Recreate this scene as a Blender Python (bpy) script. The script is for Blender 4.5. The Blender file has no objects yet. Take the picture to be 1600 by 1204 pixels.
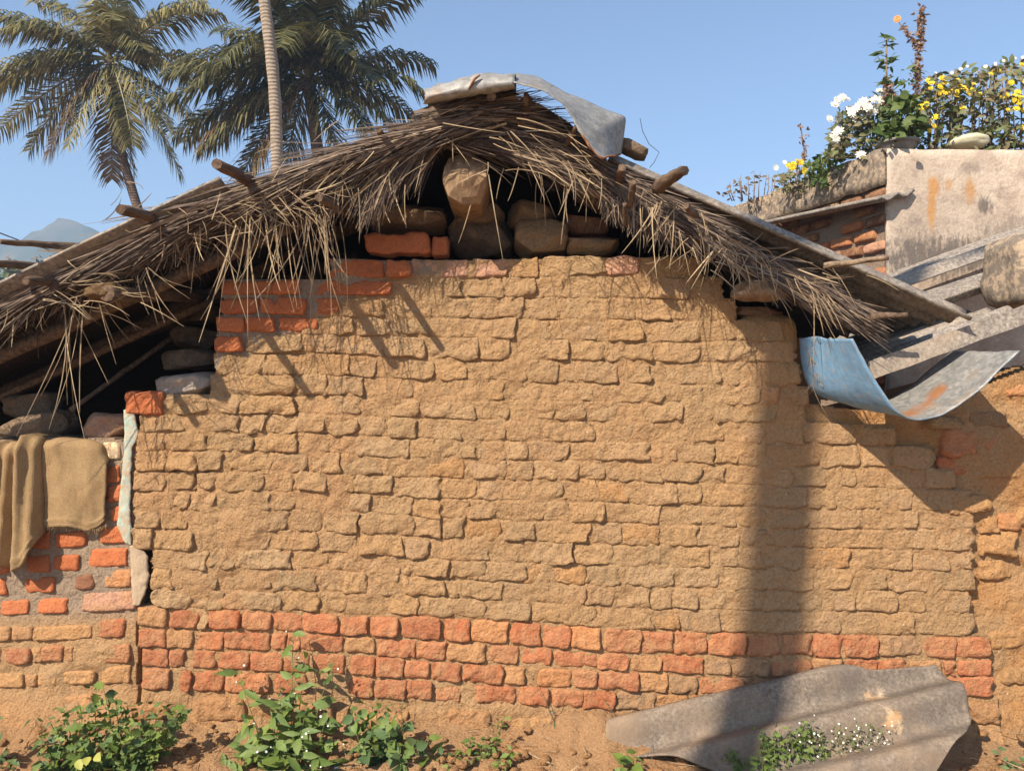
import bpy, math, random
import numpy as np
from mathutils import Vector, Matrix, noise as mnoise

random.seed(7)
rng = np.random.default_rng(7)
sc = bpy.context.scene
COL = sc.collection

# ------------------------------------------------------------------ camera, sky, sun, exposure
F, D, CZ = 1237.0, 3.4, 1.5           # focal length in photo pixels, camera-to-wall distance, eye height
cam_d = bpy.data.cameras.new("camera")
cam = bpy.data.objects.new("camera", cam_d)
COL.objects.link(cam)
cam.location = (0, -D, CZ)
cam.rotation_euler = (math.radians(90), 0, 0)
cam_d.sensor_fit = 'HORIZONTAL'
cam_d.angle = 2 * math.atan(800 / F)
cam_d.clip_start = 0.05
cam_d.clip_end = 5000
sc.camera = cam

SUN = Vector((0.325, 0.40, -0.425)).normalized()      # direction the light travels
world = bpy.data.worlds.new("World")
sc.world = world
world.use_nodes = True
wn = world.node_tree
wn.nodes.clear()
sky = wn.nodes.new('ShaderNodeTexSky')
sky.sky_type = 'NISHITA'
sky.sun_disc = False
sky.sun_elevation = math.asin(-SUN.z)
sky.sun_rotation = math.atan2(-SUN.x, -SUN.y)
sky.altitude = 200
sky.air_density = 0.9
sky.dust_density = 0.5
sky.ozone_density = 3.0
bg = wn.nodes.new('ShaderNodeBackground')
bg.inputs['Strength'].default_value = 0.107
wo = wn.nodes.new('ShaderNodeOutputWorld')
wn.links.new(sky.outputs[0], bg.inputs[0])
wn.links.new(bg.outputs[0], wo.inputs[0])

sun_d = bpy.data.lights.new("sun", 'SUN')
sun_d.energy = 5.0
sun_d.angle = math.radians(0.5)
sun_d.color = (1.0, 0.88, 0.73)
sun = bpy.data.objects.new("sun", sun_d)
COL.objects.link(sun)
sun.rotation_euler = SUN.to_track_quat('-Z', 'Y').to_euler()
sun.location = (-5, -6, 8)

sc.view_settings.view_transform = 'Standard'
sc.view_settings.look = 'None'
sc.view_settings.exposure = 0.94
sc.view_settings.gamma = 1.0
sc.view_settings.use_curve_mapping = False

HAZE = True

# ------------------------------------------------------------------ helpers
def P(px, py, y=0.0):
    """Point of the place seen at a photo pixel, at depth coordinate y (wall face = 0)."""
    d = D + y
    return Vector(((px - 800) * d / F, y, CZ - (py - 602) * d / F))

def Pn(px, py, y):
    d = D + np.asarray(y, float)
    return np.stack([(np.asarray(px) - 800) * d / F, np.zeros_like(d * np.asarray(px, float)) + y,
                     CZ - (np.asarray(py) - 602) * d / F], -1)

def hash2(ix, iy, seed):
    h = (ix.astype(np.int64) * 374761393 + iy.astype(np.int64) * 668265263 + seed * 1442695041) & 0xFFFFFFFF
    h = ((h ^ (h >> 13)) * 1274126177) & 0xFFFFFFFF
    h = (h ^ (h >> 16)) & 0xFFFFFF
    return h / float(0xFFFFFF)

def vnoise(x, y, seed=0):
    x = np.asarray(x, float); y = np.asarray(y, float)
    ix = np.floor(x); iy = np.floor(y)
    fx = x - ix; fy = y - iy
    fx = fx * fx * (3 - 2 * fx); fy = fy * fy * (3 - 2 * fy)
    a = hash2(ix, iy, seed); b = hash2(ix + 1, iy, seed)
    c = hash2(ix, iy + 1, seed); d = hash2(ix + 1, iy + 1, seed)
    return (a * (1 - fx) + b * fx) * (1 - fy) + (c * (1 - fx) + d * fx) * fy

def fbm(x, y, octv=4, seed=0, rough=0.5):
    s = 0; a = 1; t = 0; f = 1
    for o in range(octv):
        s = s + a * vnoise(np.asarray(x) * f, np.asarray(y) * f, seed + o * 17)
        t += a; a *= rough; f *= 2.03
    return s / t * 2 - 1          # about -1..1

def link_mesh(name, verts, faces, mat, parent=None, smooth=True, loc=None, colors=None):
    me = bpy.data.meshes.new(name)
    if isinstance(verts, np.ndarray):
        verts = verts.reshape(-1, 3).tolist()
    if isinstance(faces, np.ndarray):
        faces = faces.tolist()
    me.from_pydata(verts, [], faces)
    if smooth:
        me.polygons.foreach_set('use_smooth', [True] * len(me.polygons))
    if colors is not None:
        at = me.color_attributes.new('tint', 'FLOAT_COLOR', 'POINT')
        at.data.foreach_set('color', np.asarray(colors, np.float32).ravel())
    me.update()
    if mat is not None:
        me.materials.append(mat)
    o = bpy.data.objects.new(name, me)
    COL.objects.link(o)
    if loc is not None:
        o.location = loc
    if parent is not None:
        o.parent = parent
    return o

def empty(name, loc=(0, 0, 0)):
    o = bpy.data.objects.new(name, None)
    COL.objects.link(o)
    o.location = loc
    o.empty_display_size = 0.1
    return o

def tag(o, label=None, cat=None, group=None, kind=None):
    if label: o['label'] = label
    if cat: o['category'] = cat
    if group: o['group'] = group
    if kind: o['kind'] = kind
    return o

def adopt(child, parent):
    """Parent while keeping the child's world placement (parents here are only translated)."""
    child.parent = parent
    child.location = Vector(child.location) - Vector(parent.location)
    return child

def grid_faces(nu, nv, off=0):
    i, j = np.meshgrid(np.arange(nu - 1), np.arange(nv - 1), indexing='ij')
    a = (i * nv + j).ravel() + off
    return np.stack([a, a + nv, a + nv + 1, a + 1], -1)

def grid_solid(name, pts, thick, mat, parent=None, colors=None, smooth=True, direction=None):
    """pts (nu,nv,3) -> closed sheet with a thickness."""
    nu, nv, _ = pts.shape
    du = np.gradient(pts, axis=0); dv = np.gradient(pts, axis=1)
    n = np.cross(du, dv)
    n /= np.linalg.norm(n, axis=2, keepdims=True) + 1e-12
    if direction is not None:
        if (n * np.array(direction)).sum() < 0:
            n = -n
    back = pts - n * thick
    V = np.concatenate([pts.reshape(-1, 3), back.reshape(-1, 3)])
    f1 = grid_faces(nu, nv)
    f2 = grid_faces(nu, nv, nu * nv)[:, ::-1]
    ring = [(i, 0) for i in range(nu)] + [(nu - 1, j) for j in range(1, nv)] + \
           [(i, nv - 1) for i in range(nu - 2, -1, -1)] + [(0, j) for j in range(nv - 2, 0, -1)]
    idx = [i * nv + j for i, j in ring]
    f3 = []
    for k in range(len(idx)):
        a, b = idx[k], idx[(k + 1) % len(idx)]
        f3.append([b, a, a + nu * nv, b + nu * nv])
    Fc = np.concatenate([f1, f2, np.array(f3)])
    if colors is not None:
        colors = np.concatenate([colors.reshape(-1, 4)] * 2)
    return link_mesh(name, V, Fc, mat, parent, smooth, colors=colors)

def tube_data(pts, radii, sides=8, wob=0.0, seed=0, cap=True):
    pts = [Vector(p) for p in pts]
    n = len(pts)
    V = []; Fc = []
    rr = random.Random(seed)
    prev = None
    for i, p in enumerate(pts):
        t = (pts[min(i + 1, n - 1)] - pts[max(i - 1, 0)]).normalized()
        if prev is None:
            a = t.orthogonal().normalized()
        else:
            a = (prev - t * prev.dot(t)).normalized()
        prev = a
        b = t.cross(a)
        for k in range(sides):
            an = 2 * math.pi * k / sides
            r = radii[i] * (1 + wob * (mnoise.noise(Vector((i * 0.45 + seed * 3.1, math.cos(an) * 1.3, math.sin(an) * 1.3))) * 1.6))
            V.append(p + (a * math.cos(an) + b * math.sin(an)) * r)
    for i in range(n - 1):
        for k in range(sides):
            k2 = (k + 1) % sides
            Fc.append([i * sides + k, i * sides + k2, (i + 1) * sides + k2, (i + 1) * sides + k])
    if cap:
        for e, base in ((0, 0), (n - 1, (n - 1) * sides)):
            c = len(V)
            V.append(pts[e] + Vector((rr.uniform(-.1, .1), rr.uniform(-.1, .1), rr.uniform(-.1, .1))) * radii[e])
            for k in range(sides):
                k2 = (k + 1) % sides
                Fc.append([base + k2, base + k, c] if e == 0 else [base + k, base + k2, c])
    return [tuple(v) for v in V], Fc

def tube(name, pts, radii, mat, parent=None, sides=8, wob=0.0, seed=0, smooth=True):
    if not isinstance(radii, (list, tuple)):
        radii = [radii] * len(pts)
    V, Fc = tube_data(pts, radii, sides, wob, seed)
    o = link_mesh(name, V, Fc, mat, parent, smooth)
    for p in o.data.polygons:
        if len(p.vertices) == 3: p.use_smooth = False
    return o

def lerp_path(a, b, n):
    a = Vector(a); b = Vector(b)
    return [a.lerp(b, i / (n - 1)) for i in range(n)]

class Acc:
    def __init__(self): self.V = []; self.F = []
    def add(self, V, Fc):
        o = len(self.V)
        self.V.extend([tuple(v) for v in V]); self.F.extend([[i + o for i in f] for f in Fc])
    def box(self, c, s, R=None):
        vs = []
        for x in (-1, 1):
            for y in (-1, 1):
                for z in (-1, 1):
                    v = Vector((x * s[0] / 2, y * s[1] / 2, z * s[2] / 2))
                    if R is not None: v = R @ v
                    vs.append(v + Vector(c))
        self.add(vs, [[0, 1, 3, 2], [4, 6, 7, 5], [0, 4, 5, 1], [2, 3, 7, 6], [0, 2, 6, 4], [1, 5, 7, 3]])
    def build(self, name, mat, parent=None, smooth=False):
        return link_mesh(name, self.V, self.F, mat, parent, smooth)

# ------------------------------------------------------------------ materials
class M:
    def __init__(self, name, rough=0.9, spec=0.2):
        self.m = bpy.data.materials.new(name)
        self.m.use_nodes = True
        self.nt = self.m.node_tree
        self.b = self.nt.nodes['Principled BSDF']
        self.b.inputs['Roughness'].default_value = rough
        self.b.inputs['Specular IOR Level'].default_value = spec
        self.pos = self.nt.nodes.new('ShaderNodeNewGeometry')
        self.P = self.pos.outputs['Position']
        self.island = self.pos.outputs['Random Per Island']
        self.bump_in = None
    def n(self, t, **k):
        nd = self.nt.nodes.new(t)
        for a, v in k.items():
            setattr(nd, a, v)
        return nd
    def set(self, sock, v):
        if hasattr(v, 'is_output') or isinstance(v, bpy.types.NodeSocket):
            self.nt.links.new(v, sock)
        else:
            if isinstance(v, (tuple, list)) and len(v) == 3 and sock.type == 'RGBA':
                v = (*v, 1)
            sock.default_value = v
    def noise(self, scale, detail=6, rough=0.6, vec=None, dist=0.0):
        nd = self.n('ShaderNodeTexNoise')
        self.set(nd.inputs['Vector'], vec if vec is not None else self.P)
        nd.inputs['Scale'].default_value = scale
        nd.inputs['Detail'].default_value = detail
        nd.inputs['Roughness'].default_value = rough
        nd.inputs['Distortion'].default_value = dist
        return nd.outputs['Fac']
    def voro(self, scale, feature='F1', out='Distance', vec=None):
        nd = self.n('ShaderNodeTexVoronoi', feature=feature)
        self.set(nd.inputs['Vector'], vec if vec is not None else self.P)
        nd.inputs['Scale'].default_value = scale
        return nd.outputs[out]
    def mapping(self, scale=(1, 1, 1), loc=(0, 0, 0), rot=(0, 0, 0), vec=None):
        nd = self.n('ShaderNodeMapping')
        self.set(nd.inputs['Vector'], vec if vec is not None else self.P)
        nd.inputs['Scale'].default_value = scale
        nd.inputs['Location'].default_value = loc
        nd.inputs['Rotation'].default_value = rot
        return nd.outputs[0]
    def remap(self, v, a, b, c=0.0, d=1.0):
        nd = self.n('ShaderNodeMapRange')
        self.set(nd.inputs[0], v)
        nd.inputs[1].default_value = a; nd.inputs[2].default_value = b
        nd.inputs[3].default_value = c; nd.inputs[4].default_value = d
        return nd.outputs[0]
    def math(self, op, a, b=0.0):
        nd = self.n('ShaderNodeMath', operation=op)
        self.set(nd.inputs[0], a); self.set(nd.inputs[1], b)
        return nd.outputs[0]
    def mix(self, f, a, b, blend='MIX'):
        nd = self.n('ShaderNodeMix', data_type='RGBA', blend_type=blend)
        self.set(nd.inputs[0], f); self.set(nd.inputs[6], a); self.set(nd.inputs[7], b)
        return nd.outputs[2]
    def ramp(self, f, stops):
        nd = self.n('ShaderNodeValToRGB')
        self.set(nd.inputs[0], f)
        el = nd.color_ramp.elements
        while len(el) < len(stops): el.new(0.5)
        for e, (p, c) in zip(el, stops):
            e.position = p; e.color = (*c, 1)
        return nd.outputs[0]
    def attr(self, name):
        nd = self.n('ShaderNodeAttribute', attribute_name=name)
        return nd.outputs['Color']
    def objcolor(self):
        return self.n('ShaderNodeObjectInfo').outputs['Color']
    def objrand(self):
        return self.n('ShaderNodeObjectInfo').outputs['Random']
    def bump(self, h, dist, strength=1.0):
        nd = self.n('ShaderNodeBump')
        nd.inputs['Strength'].default_value = strength
        nd.inputs['Distance'].default_value = dist
        self.set(nd.inputs['Height'], h)
        if self.bump_in is not None:
            self.nt.links.new(self.bump_in, nd.inputs['Normal'])
        self.bump_in = nd.outputs[0]
        self.nt.links.new(self.bump_in, self.b.inputs['Normal'])
    def color(self, c): self.set(self.b.inputs['Base Color'], c)
    def rough(self, c): self.set(self.b.inputs['Roughness'], c)

def earth_mat(name, source, dust=(0.45, 0.295, 0.155), dust_amt=0.45, relief=1.0, pebbles=True, blotch=0.0):
    m = M(name, 0.95, 0.1)
    base = m.objcolor() if source == 'object' else m.attr('tint')
    big = m.noise(2.2, 5, 0.6)
    mid = m.noise(14, 8, 0.65)
    fine = m.noise(95, 8, 0.7)
    grit = m.noise(420, 3, 0.6)
    c = m.mix(m.remap(mid, 0.42, 0.72, 0, dust_amt), base, dust)
    c = m.mix(m.remap(big, 0.3, 0.7, 0, 0.55), c, m.mix(1.0, c, (1.10, 0.93, 0.80), 'MULTIPLY'))
    c = m.mix(1.0, c, m.ramp(fine, [(0.25, (0.66, 0.63, 0.6)), (0.5, (1, 1, 1)), (0.75, (1.14, 1.13, 1.1))]), 'MULTIPLY')
    c = m.mix(1.0, c, m.ramp(grit, [(0.3, (0.8, 0.79, 0.78)), (0.5, (1, 1, 1)), (0.7, (1.16, 1.15, 1.12))]), 'MULTIPLY')
    if blotch:
        bl = m.noise(11, 7, 0.72, dist=0.5)
        c = m.mix(m.remap(bl, 0.56, 0.68, 0, blotch), c, m.mix(1.0, c, (0.50, 0.47, 0.46), 'MULTIPLY'))
        c = m.mix(m.remap(bl, 0.30, 0.40, blotch, 0), c, (0.47, 0.30, 0.165))
    if pebbles:
        v = m.voro(34, 'F1', 'Distance')
        sel = m.voro(34, 'F1', 'Color')
        sep = m.n('ShaderNodeSeparateColor')
        m.set(sep.inputs[0], sel)
        peb = m.math('MULTIPLY', m.remap(v, 0.10, 0.15, 1, 0), m.remap(sep.outputs[0], 0.955, 0.96, 0, 1))
        c = m.mix(peb, c, (0.62, 0.5, 0.34))
    m.color(c)
    lump = m.noise(38, 7, 0.62)
    m.bump(mid, 0.014 * relief)
    m.bump(lump, 0.024 * relief)
    m.bump(fine, 0.0085 * relief)
    pits = m.remap(m.voro(75, 'SMOOTH_F1'), 0.12, 0.42, 0, 1)
    m.bump(pits, 0.0022 * relief)
    m.bump(grit, 0.0016 * relief)
    return m.m

MUD_OBJ = earth_mat("mud_brick_earth", 'object', dust_amt=0.35)
MUD_TINT = earth_mat("mud_mortar_earth", 'tint', dust_amt=0.25, relief=1.1)
RED_OBJ = earth_mat("fired_clay", 'object', dust=(0.45, 0.265, 0.135), dust_amt=0.85, relief=0.7, pebbles=False, blotch=0.55)
RED_CLEAN = earth_mat("fired_clay_clean", 'object', dust=(0.42, 0.17, 0.08), dust_amt=0.4, relief=0.4, pebbles=False)
STONE_OBJ = earth_mat("rubble_stone", 'object', dust=(0.26, 0.2, 0.14), dust_amt=0.7, relief=1.1, pebbles=False, blotch=0.5)
SOIL = earth_mat("soil", 'tint', dust=(0.46, 0.28, 0.14), dust_amt=0.5, relief=1.5)

def straw_mat():
    m = M("dry_straw", 0.75, 0.25)
    c = m.ramp(m.island, [(0.0, (0.03, 0.022, 0.018)), (0.3, (0.085, 0.062, 0.049)), (0.62, (0.165, 0.12, 0.092)),
                          (0.88, (0.27, 0.20, 0.145)), (1.0, (0.44, 0.335, 0.22))])
    n = m.noise(30, 4, 0.6)
    c = m.mix(1.0, c, m.ramp(n, [(0.3, (0.65, 0.62, 0.6)), (0.7, (1.1, 1.1, 1.08))]), 'MULTIPLY')
    m.color(c)
    return m.m
STRAW = straw_mat()

def straw_light_mat():
    m = M("pale_straw", 0.7, 0.25)
    c = m.ramp(m.island, [(0.0, (0.16, 0.11, 0.07)), (0.5, (0.29, 0.21, 0.125)), (1.0, (0.46, 0.35, 0.21))])
    n = m.noise(18, 4, 0.6)
    c = m.mix(1.0, c, m.ramp(n, [(0.3, (0.6, 0.57, 0.55)), (0.7, (1.1, 1.1, 1.08))]), 'MULTIPLY')
    m.color(c)
    return m.m
STRAW_PALE = straw_light_mat()

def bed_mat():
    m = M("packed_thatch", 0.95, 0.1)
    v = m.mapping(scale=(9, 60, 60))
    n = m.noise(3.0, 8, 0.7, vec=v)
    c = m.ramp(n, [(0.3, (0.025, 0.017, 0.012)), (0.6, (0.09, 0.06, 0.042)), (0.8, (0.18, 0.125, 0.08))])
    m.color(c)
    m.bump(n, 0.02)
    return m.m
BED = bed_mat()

def wood_mat(name, dark, mid, light, stretch=(60, 6, 60)):
    m = M(name, 0.85, 0.2)
    n = m.noise(1.0, 8, 0.65, vec=m.mapping(scale=stretch))
    n2 = m.noise(25, 6, 0.6)
    c = m.ramp(n, [(0.3, dark), (0.5, mid), (0.72, light)])
    c = m.mix(m.remap(n2, 0.4, 0.7, 0, 0.6), c, m.mix(1.0, c, (0.6, 0.55, 0.5), 'MULTIPLY'))
    m.color(c)
    m.bump(n, 0.006)
    m.bump(n2, 0.004)
    return m.m
WOOD_DARK = wood_mat("weathered_dark_wood", (0.05, 0.035, 0.025), (0.13, 0.085, 0.055), (0.22, 0.15, 0.10))
WOOD_PALE = wood_mat("weathered_pale_wood", (0.14, 0.10, 0.07), (0.26, 0.185, 0.12), (0.36, 0.27, 0.18))
WOOD_BEAM = wood_mat("cut_log_wood", (0.13, 0.085, 0.05), (0.27, 0.175, 0.10), (0.39, 0.27, 0.16), (20, 20, 9))

def asbestos_mat(name, dark=0.5, warm=1.0):
    m = M(name, 0.95, 0.1)
    n1 = m.noise(3.2, 6, 0.6)
    n2 = m.noise(60, 8, 0.75)
    n3 = m.noise(9, 8, 0.7)
    c = m.ramp(n2, [(0.30, (0.075, 0.062, 0.052)), (0.46, (0.21, 0.18, 0.15)), (0.62, (0.36, 0.315, 0.265)), (0.8, (0.54, 0.48, 0.41))])
    c = m.mix(m.remap(n3, 0.45, 0.7, 0, dark), c, (0.10, 0.085, 0.075))
    c = m.mix(m.remap(n1, 0.5, 0.75, 0, 0.6 * warm), c, (0.36, 0.27, 0.18))
    m.color(c)
    m.bump(n2, 0.003)
    m.bump(n3, 0.004)
    return m.m
ASBESTOS = asbestos_mat("asbestos_cement", 0.55)
ASBESTOS_DARK = asbestos_mat("asbestos_cement_sooty", 0.8, 0.5)

def leaning_mat():
    m = M("asbestos_cement_fallen", 0.95, 0.1)
    n1 = m.noise(3.2, 6, 0.6)
    n2 = m.noise(75, 8, 0.78)
    n3 = m.noise(6, 8, 0.7)
    c = m.ramp(n2, [(0.30, (0.075, 0.058, 0.045)), (0.46, (0.165, 0.13, 0.10)), (0.62, (0.27, 0.225, 0.175)), (0.8, (0.46, 0.39, 0.31))])
    c = m.mix(m.remap(n3, 0.42, 0.62, 0, 0.75), c, (0.115, 0.095, 0.08))
    c = m.mix(m.remap(n1, 0.45, 0.75, 0, 0.7), c, (0.34, 0.235, 0.145))
    # a splash of pale dried mud with its own ragged edge
    e = m.n('ShaderNodeVectorMath', operation='DISTANCE')
    p = P(1366, 1098, -0.13)
    m.set(e.inputs[0], m.mapping(scale=(1, 0.2, 1)))
    e.inputs[1].default_value = (p.x, p.y * 0.2, p.z)
    d = m.math('ADD', e.outputs['Value'], m.remap(m.noise(24, 7, 0.72), 0, 1, -0.06, 0.06))
    c = m.mix(m.remap(d, 0.036, 0.058, 0.85, 0), c, m.mix(m.remap(m.noise(11, 3), 0.4, 0.6), (0.46, 0.27, 0.12), (0.56, 0.44, 0.29)))
    m.color(c)
    m.bump(n2, 0.003)
    m.bump(n3, 0.005)
    return m.m
ASB_LEAN = leaning_mat()

def zinc_mat(name, rust=True):
    m = M(name, 0.5, 0.4)
    m.b.inputs['Metallic'].default_value = 0.35
    v = m.voro(55, 'F1', 'Color')
    sep = m.n('ShaderNodeSeparateColor'); m.set(sep.inputs[0], v)
    n = m.noise(5, 7, 0.65)
    n2 = m.noise(150, 4, 0.6)
    c = m.ramp(sep.outputs[0], [(0, (0.21, 0.205, 0.19)), (1, (0.35, 0.335, 0.30))])
    c = m.mix(m.remap(n2, 0.45, 0.7, 0, 0.5), c, (0.17, 0.165, 0.16))
    c = m.mix(m.remap(n, 0.56, 0.70, 0, 0.65), c, (0.36, 0.22, 0.115))
    m.color(c)
    m.rough(m.remap(n, 0.3, 0.7, 0.45, 0.7))
    m.bump(n, 0.004)
    return m
ZINC = zinc_mat("galvanised_sheet").m

def rust_mat():
    m = M("rusted_edge", 0.9, 0.2)
    n = m.noise(40, 6, 0.7)
    m.color(m.ramp(n, [(0.3, (0.09, 0.045, 0.028)), (0.6, (0.30, 0.13, 0.055)), (0.8, (0.42, 0.25, 0.13))]))
    m.bump(n, 0.004)
    return m.m
RUST = rust_mat()

def hanging_inner():
    z = zinc_mat("galvanised_sheet_inner")
    m = z
    # a long rust streak that runs down to the bottom of the bend
    old = m.b.inputs['Base Color'].links[0].from_socket
    def seg(pa, pb, rad):
        a = Vector(pa); b = Vector(pb)
        sub = m.n('ShaderNodeVectorMath', operation='SUBTRACT'); m.set(sub.inputs[0], m.P); sub.inputs[1].default_value = a
        dt = m.n('ShaderNodeVectorMath', operation='DOT_PRODUCT'); m.set(dt.inputs[0], sub.outputs[0])
        ab = b - a; dt.inputs[1].default_value = ab / ab.length_squared
        cl = m.n('ShaderNodeClamp'); m.set(cl.inputs[0], dt.outputs['Value'])
        scl = m.n('ShaderNodeVectorMath', operation='SCALE'); scl.inputs[0].default_value = ab; m.set(scl.inputs['Scale'], cl.outputs[0])
        dd = m.n('ShaderNodeVectorMath', operation='DISTANCE'); m.set(dd.inputs[0], sub.outputs[0]); m.set(dd.inputs[1], scl.outputs[0])
        w = m.math('ADD', dd.outputs['Value'], m.remap(m.noise(28, 4), 0, 1, -rad * 0.5, rad * 0.5))
        return m.remap(w, rad * 0.4, rad, 0.9, 0)
    c = m.mix(seg(P(1418, 640, -0.3), P(1464, 604, -0.22), 0.05), old, (0.34, 0.14, 0.05))
    m.color(c)
    return m.m
ZINC_IN = hanging_inner()

def blue_mat():
    m = M("blue_paint", 0.55, 0.4)
    n = m.noise(12, 6, 0.6, vec=m.mapping(scale=(4, 4, 0.8)))
    n2 = m.noise(40, 6, 0.7)
    c = m.ramp(n, [(0.3, (0.12, 0.23, 0.36)), (0.6, (0.16, 0.30, 0.45)), (0.8, (0.24, 0.37, 0.48))])
    c = m.mix(m.remap(n2, 0.54, 0.68, 0, 0.75), c, (0.34, 0.29, 0.23))
    m.color(c)
    m.bump(n2, 0.002)
    return m.m
BLUE = blue_mat()

def burlap_mat():
    m = M("burlap", 0.95, 0.1)
    def wave(axis):
        nd = m.n('ShaderNodeTexWave', bands_direction=axis)
        m.set(nd.inputs['Vector'], m.P)
        nd.inputs['Scale'].default_value = 95
        nd.inputs['Distortion'].default_value = 1.6
        nd.inputs['Detail'].default_value = 2
        return nd.outputs['Fac']
    w = m.math('ADD', wave('X'), wave('Z'))
    n = m.noise(9, 6, 0.6)
    n2 = m.noise(220, 3, 0.6)
    c = m.ramp(n, [(0.3, (0.36, 0.235, 0.12)), (0.55, (0.45, 0.305, 0.16)), (0.75, (0.50, 0.355, 0.20))])
    c = m.mix(1.0, c, m.ramp(n2, [(0.3, (0.7, 0.68, 0.66)), (0.65, (1.15, 1.14, 1.1))]), 'MULTIPLY')
    c = m.mix(m.remap(w, 0.4, 1.6, 0, 0.35), c, (0.16, 0.10, 0.05))
    m.color(c)
    m.bump(w, 0.0012)
    m.bump(n2, 0.0012)
    return m.m
BURLAP = burlap_mat()

def plaster_mat():
    m = M("old_lime_plaster", 0.95, 0.1)
    n1 = m.noise(1.8, 8, 0.62)
    n2 = m.noise(7, 8, 0.7, dist=0.4)
    n3 = m.noise(45, 6, 0.7)
    c = m.ramp(n1, [(0.3, (0.34, 0.265, 0.205)), (0.5, (0.46, 0.375, 0.295)), (0.7, (0.58, 0.485, 0.39))])
    c = m.mix(m.remap(n2, 0.50, 0.66, 0, 0.75), c, (0.29, 0.225, 0.18))
    c = m.mix(m.remap(m.noise(3.5, 8, 0.75, dist=0.8), 0.56, 0.68, 0, 0.5), c, (0.22, 0.175, 0.145))
    c = m.mix(m.remap(n2, 0.30, 0.42, 0.5, 0), c, (0.64, 0.55, 0.47))
    c = m.mix(1.0, c, m.ramp(n3, [(0.3, (0.82, 0.8, 0.78)), (0.6, (1.05, 1.05, 1.04))]), 'MULTIPLY')
    ragged = m.remap(m.noise(16, 8, 0.78, vec=m.mapping(scale=(1.6, 1, 0.6))), 0.2, 0.8, -0.9, 0.9)
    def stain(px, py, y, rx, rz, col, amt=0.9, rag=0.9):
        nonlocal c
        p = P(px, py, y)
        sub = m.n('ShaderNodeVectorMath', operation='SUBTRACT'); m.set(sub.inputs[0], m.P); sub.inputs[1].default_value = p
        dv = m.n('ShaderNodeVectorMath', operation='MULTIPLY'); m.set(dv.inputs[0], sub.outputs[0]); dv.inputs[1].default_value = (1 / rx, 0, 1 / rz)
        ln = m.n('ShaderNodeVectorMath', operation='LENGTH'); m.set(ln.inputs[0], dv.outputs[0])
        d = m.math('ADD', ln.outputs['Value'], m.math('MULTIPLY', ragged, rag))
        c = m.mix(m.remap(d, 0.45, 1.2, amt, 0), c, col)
    Y = 2.0
    rust = (0.42, 0.22, 0.085)
    stain(1459, 292, Y, 0.045, 0.09, rust)
    stain(1456, 325, Y, 0.032, 0.16, rust)
    stain(1483, 289, Y, 0.026, 0.05, rust, 0.6)
    stain(1516, 296, Y, 0.042, 0.09, rust, 0.8)
    stain(1540, 322, Y, 0.06, 0.055, (0.09, 0.08, 0.075), 0.8, 1.5)
    stain(1520, 262, Y, 0.07, 0.05, (0.17, 0.14, 0.12), 0.5, 1.5)
    stain(1430, 345, Y, 0.06, 0.05, (0.2, 0.16, 0.14), 0.5, 1.2)
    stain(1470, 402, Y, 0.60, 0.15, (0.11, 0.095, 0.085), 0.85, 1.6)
    stain(1600, 360, Y, 0.30, 0.09, (0.18, 0.15, 0.13), 0.6, 2.0)
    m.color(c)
    m.bump(n2, 0.012)
    m.bump(n3, 0.005)
    return m.m
PLASTER = plaster_mat()

def painted_plaster(name, paints):
    m = M(name, 0.9, 0.15)
    n = m.noise(48, 8, 0.78, vec=m.mapping(scale=(1.5, 1, 0.6)))
    n2 = m.noise(22, 7, 0.72)
    c = m.ramp(n, [(0.32, (0.30, 0.25, 0.2)), (0.45, paints[0]), (0.56, paints[1]), (0.68, paints[2])])
    c = m.mix(m.remap(n2, 0.48, 0.58, 0, 0.9), c, (0.40, 0.30, 0.20))
    m.color(c)
    m.bump(n2, 0.006); m.bump(n, 0.003)
    return m.m
PAINT_TURQ = painted_plaster("flaking_turquoise_paint", ((0.47, 0.40, 0.30), (0.30, 0.43, 0.36), (0.55, 0.50, 0.40)))
PAINT_LIME = painted_plaster("flaking_lime_paint", ((0.34, 0.16, 0.09), (0.62, 0.64, 0.36), (0.70, 0.68, 0.48)))
CEMENT_PALE = painted_plaster("pale_cement", ((0.38, 0.28, 0.185), (0.43, 0.325, 0.22), (0.46, 0.35, 0.24)))
CEMENT_GREY = painted_plaster("grey_cement", ((0.26, 0.22, 0.18), (0.34, 0.29, 0.25), (0.30, 0.26, 0.22)))
CONCRETE_MOSS = painted_plaster("mossy_concrete", ((0.20, 0.16, 0.12), (0.15, 0.12, 0.095), (0.24, 0.19, 0.15)))

def leaf_mat(name, cols, rough=0.55, trans=0.0, by='object'):
    m = M(name, rough, 0.3)
    r = m.objrand() if by == 'object' else m.island
    c = m.ramp(r, [(i / max(1, len(cols) - 1), k) for i, k in enumerate(cols)])
    n = m.noise(40, 4, 0.6)
    c = m.mix(1.0, c, m.ramp(n, [(0.3, (0.8, 0.8, 0.8)), (0.7, (1.12, 1.12, 1.1))]), 'MULTIPLY')
    m.color(c)
    # thin leaves let some light through
    tr = m.n('ShaderNodeBsdfTranslucent')
    m.set(tr.inputs['Color'], c)
    mx = m.n('ShaderNodeMixShader'); mx.inputs[0].default_value = 0.25 + trans
    out = m.nt.nodes['Material Output']
    m.nt.links.new(m.b.outputs[0], mx.inputs[1]); m.nt.links.new(tr.outputs[0], mx.inputs[2])
    m.nt.links.new(mx.outputs[0], out.inputs['Surface'])
    return m.m
LEAF_BRIGHT = leaf_mat("weed_leaf_bright", [(0.085, 0.135, 0.025), (0.14, 0.20, 0.038), (0.20, 0.25, 0.055)])
LEAF_DARK = leaf_mat("weed_leaf_blue_green", [(0.06, 0.105, 0.038), (0.095, 0.155, 0.055), (0.13, 0.19, 0.07)])
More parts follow.
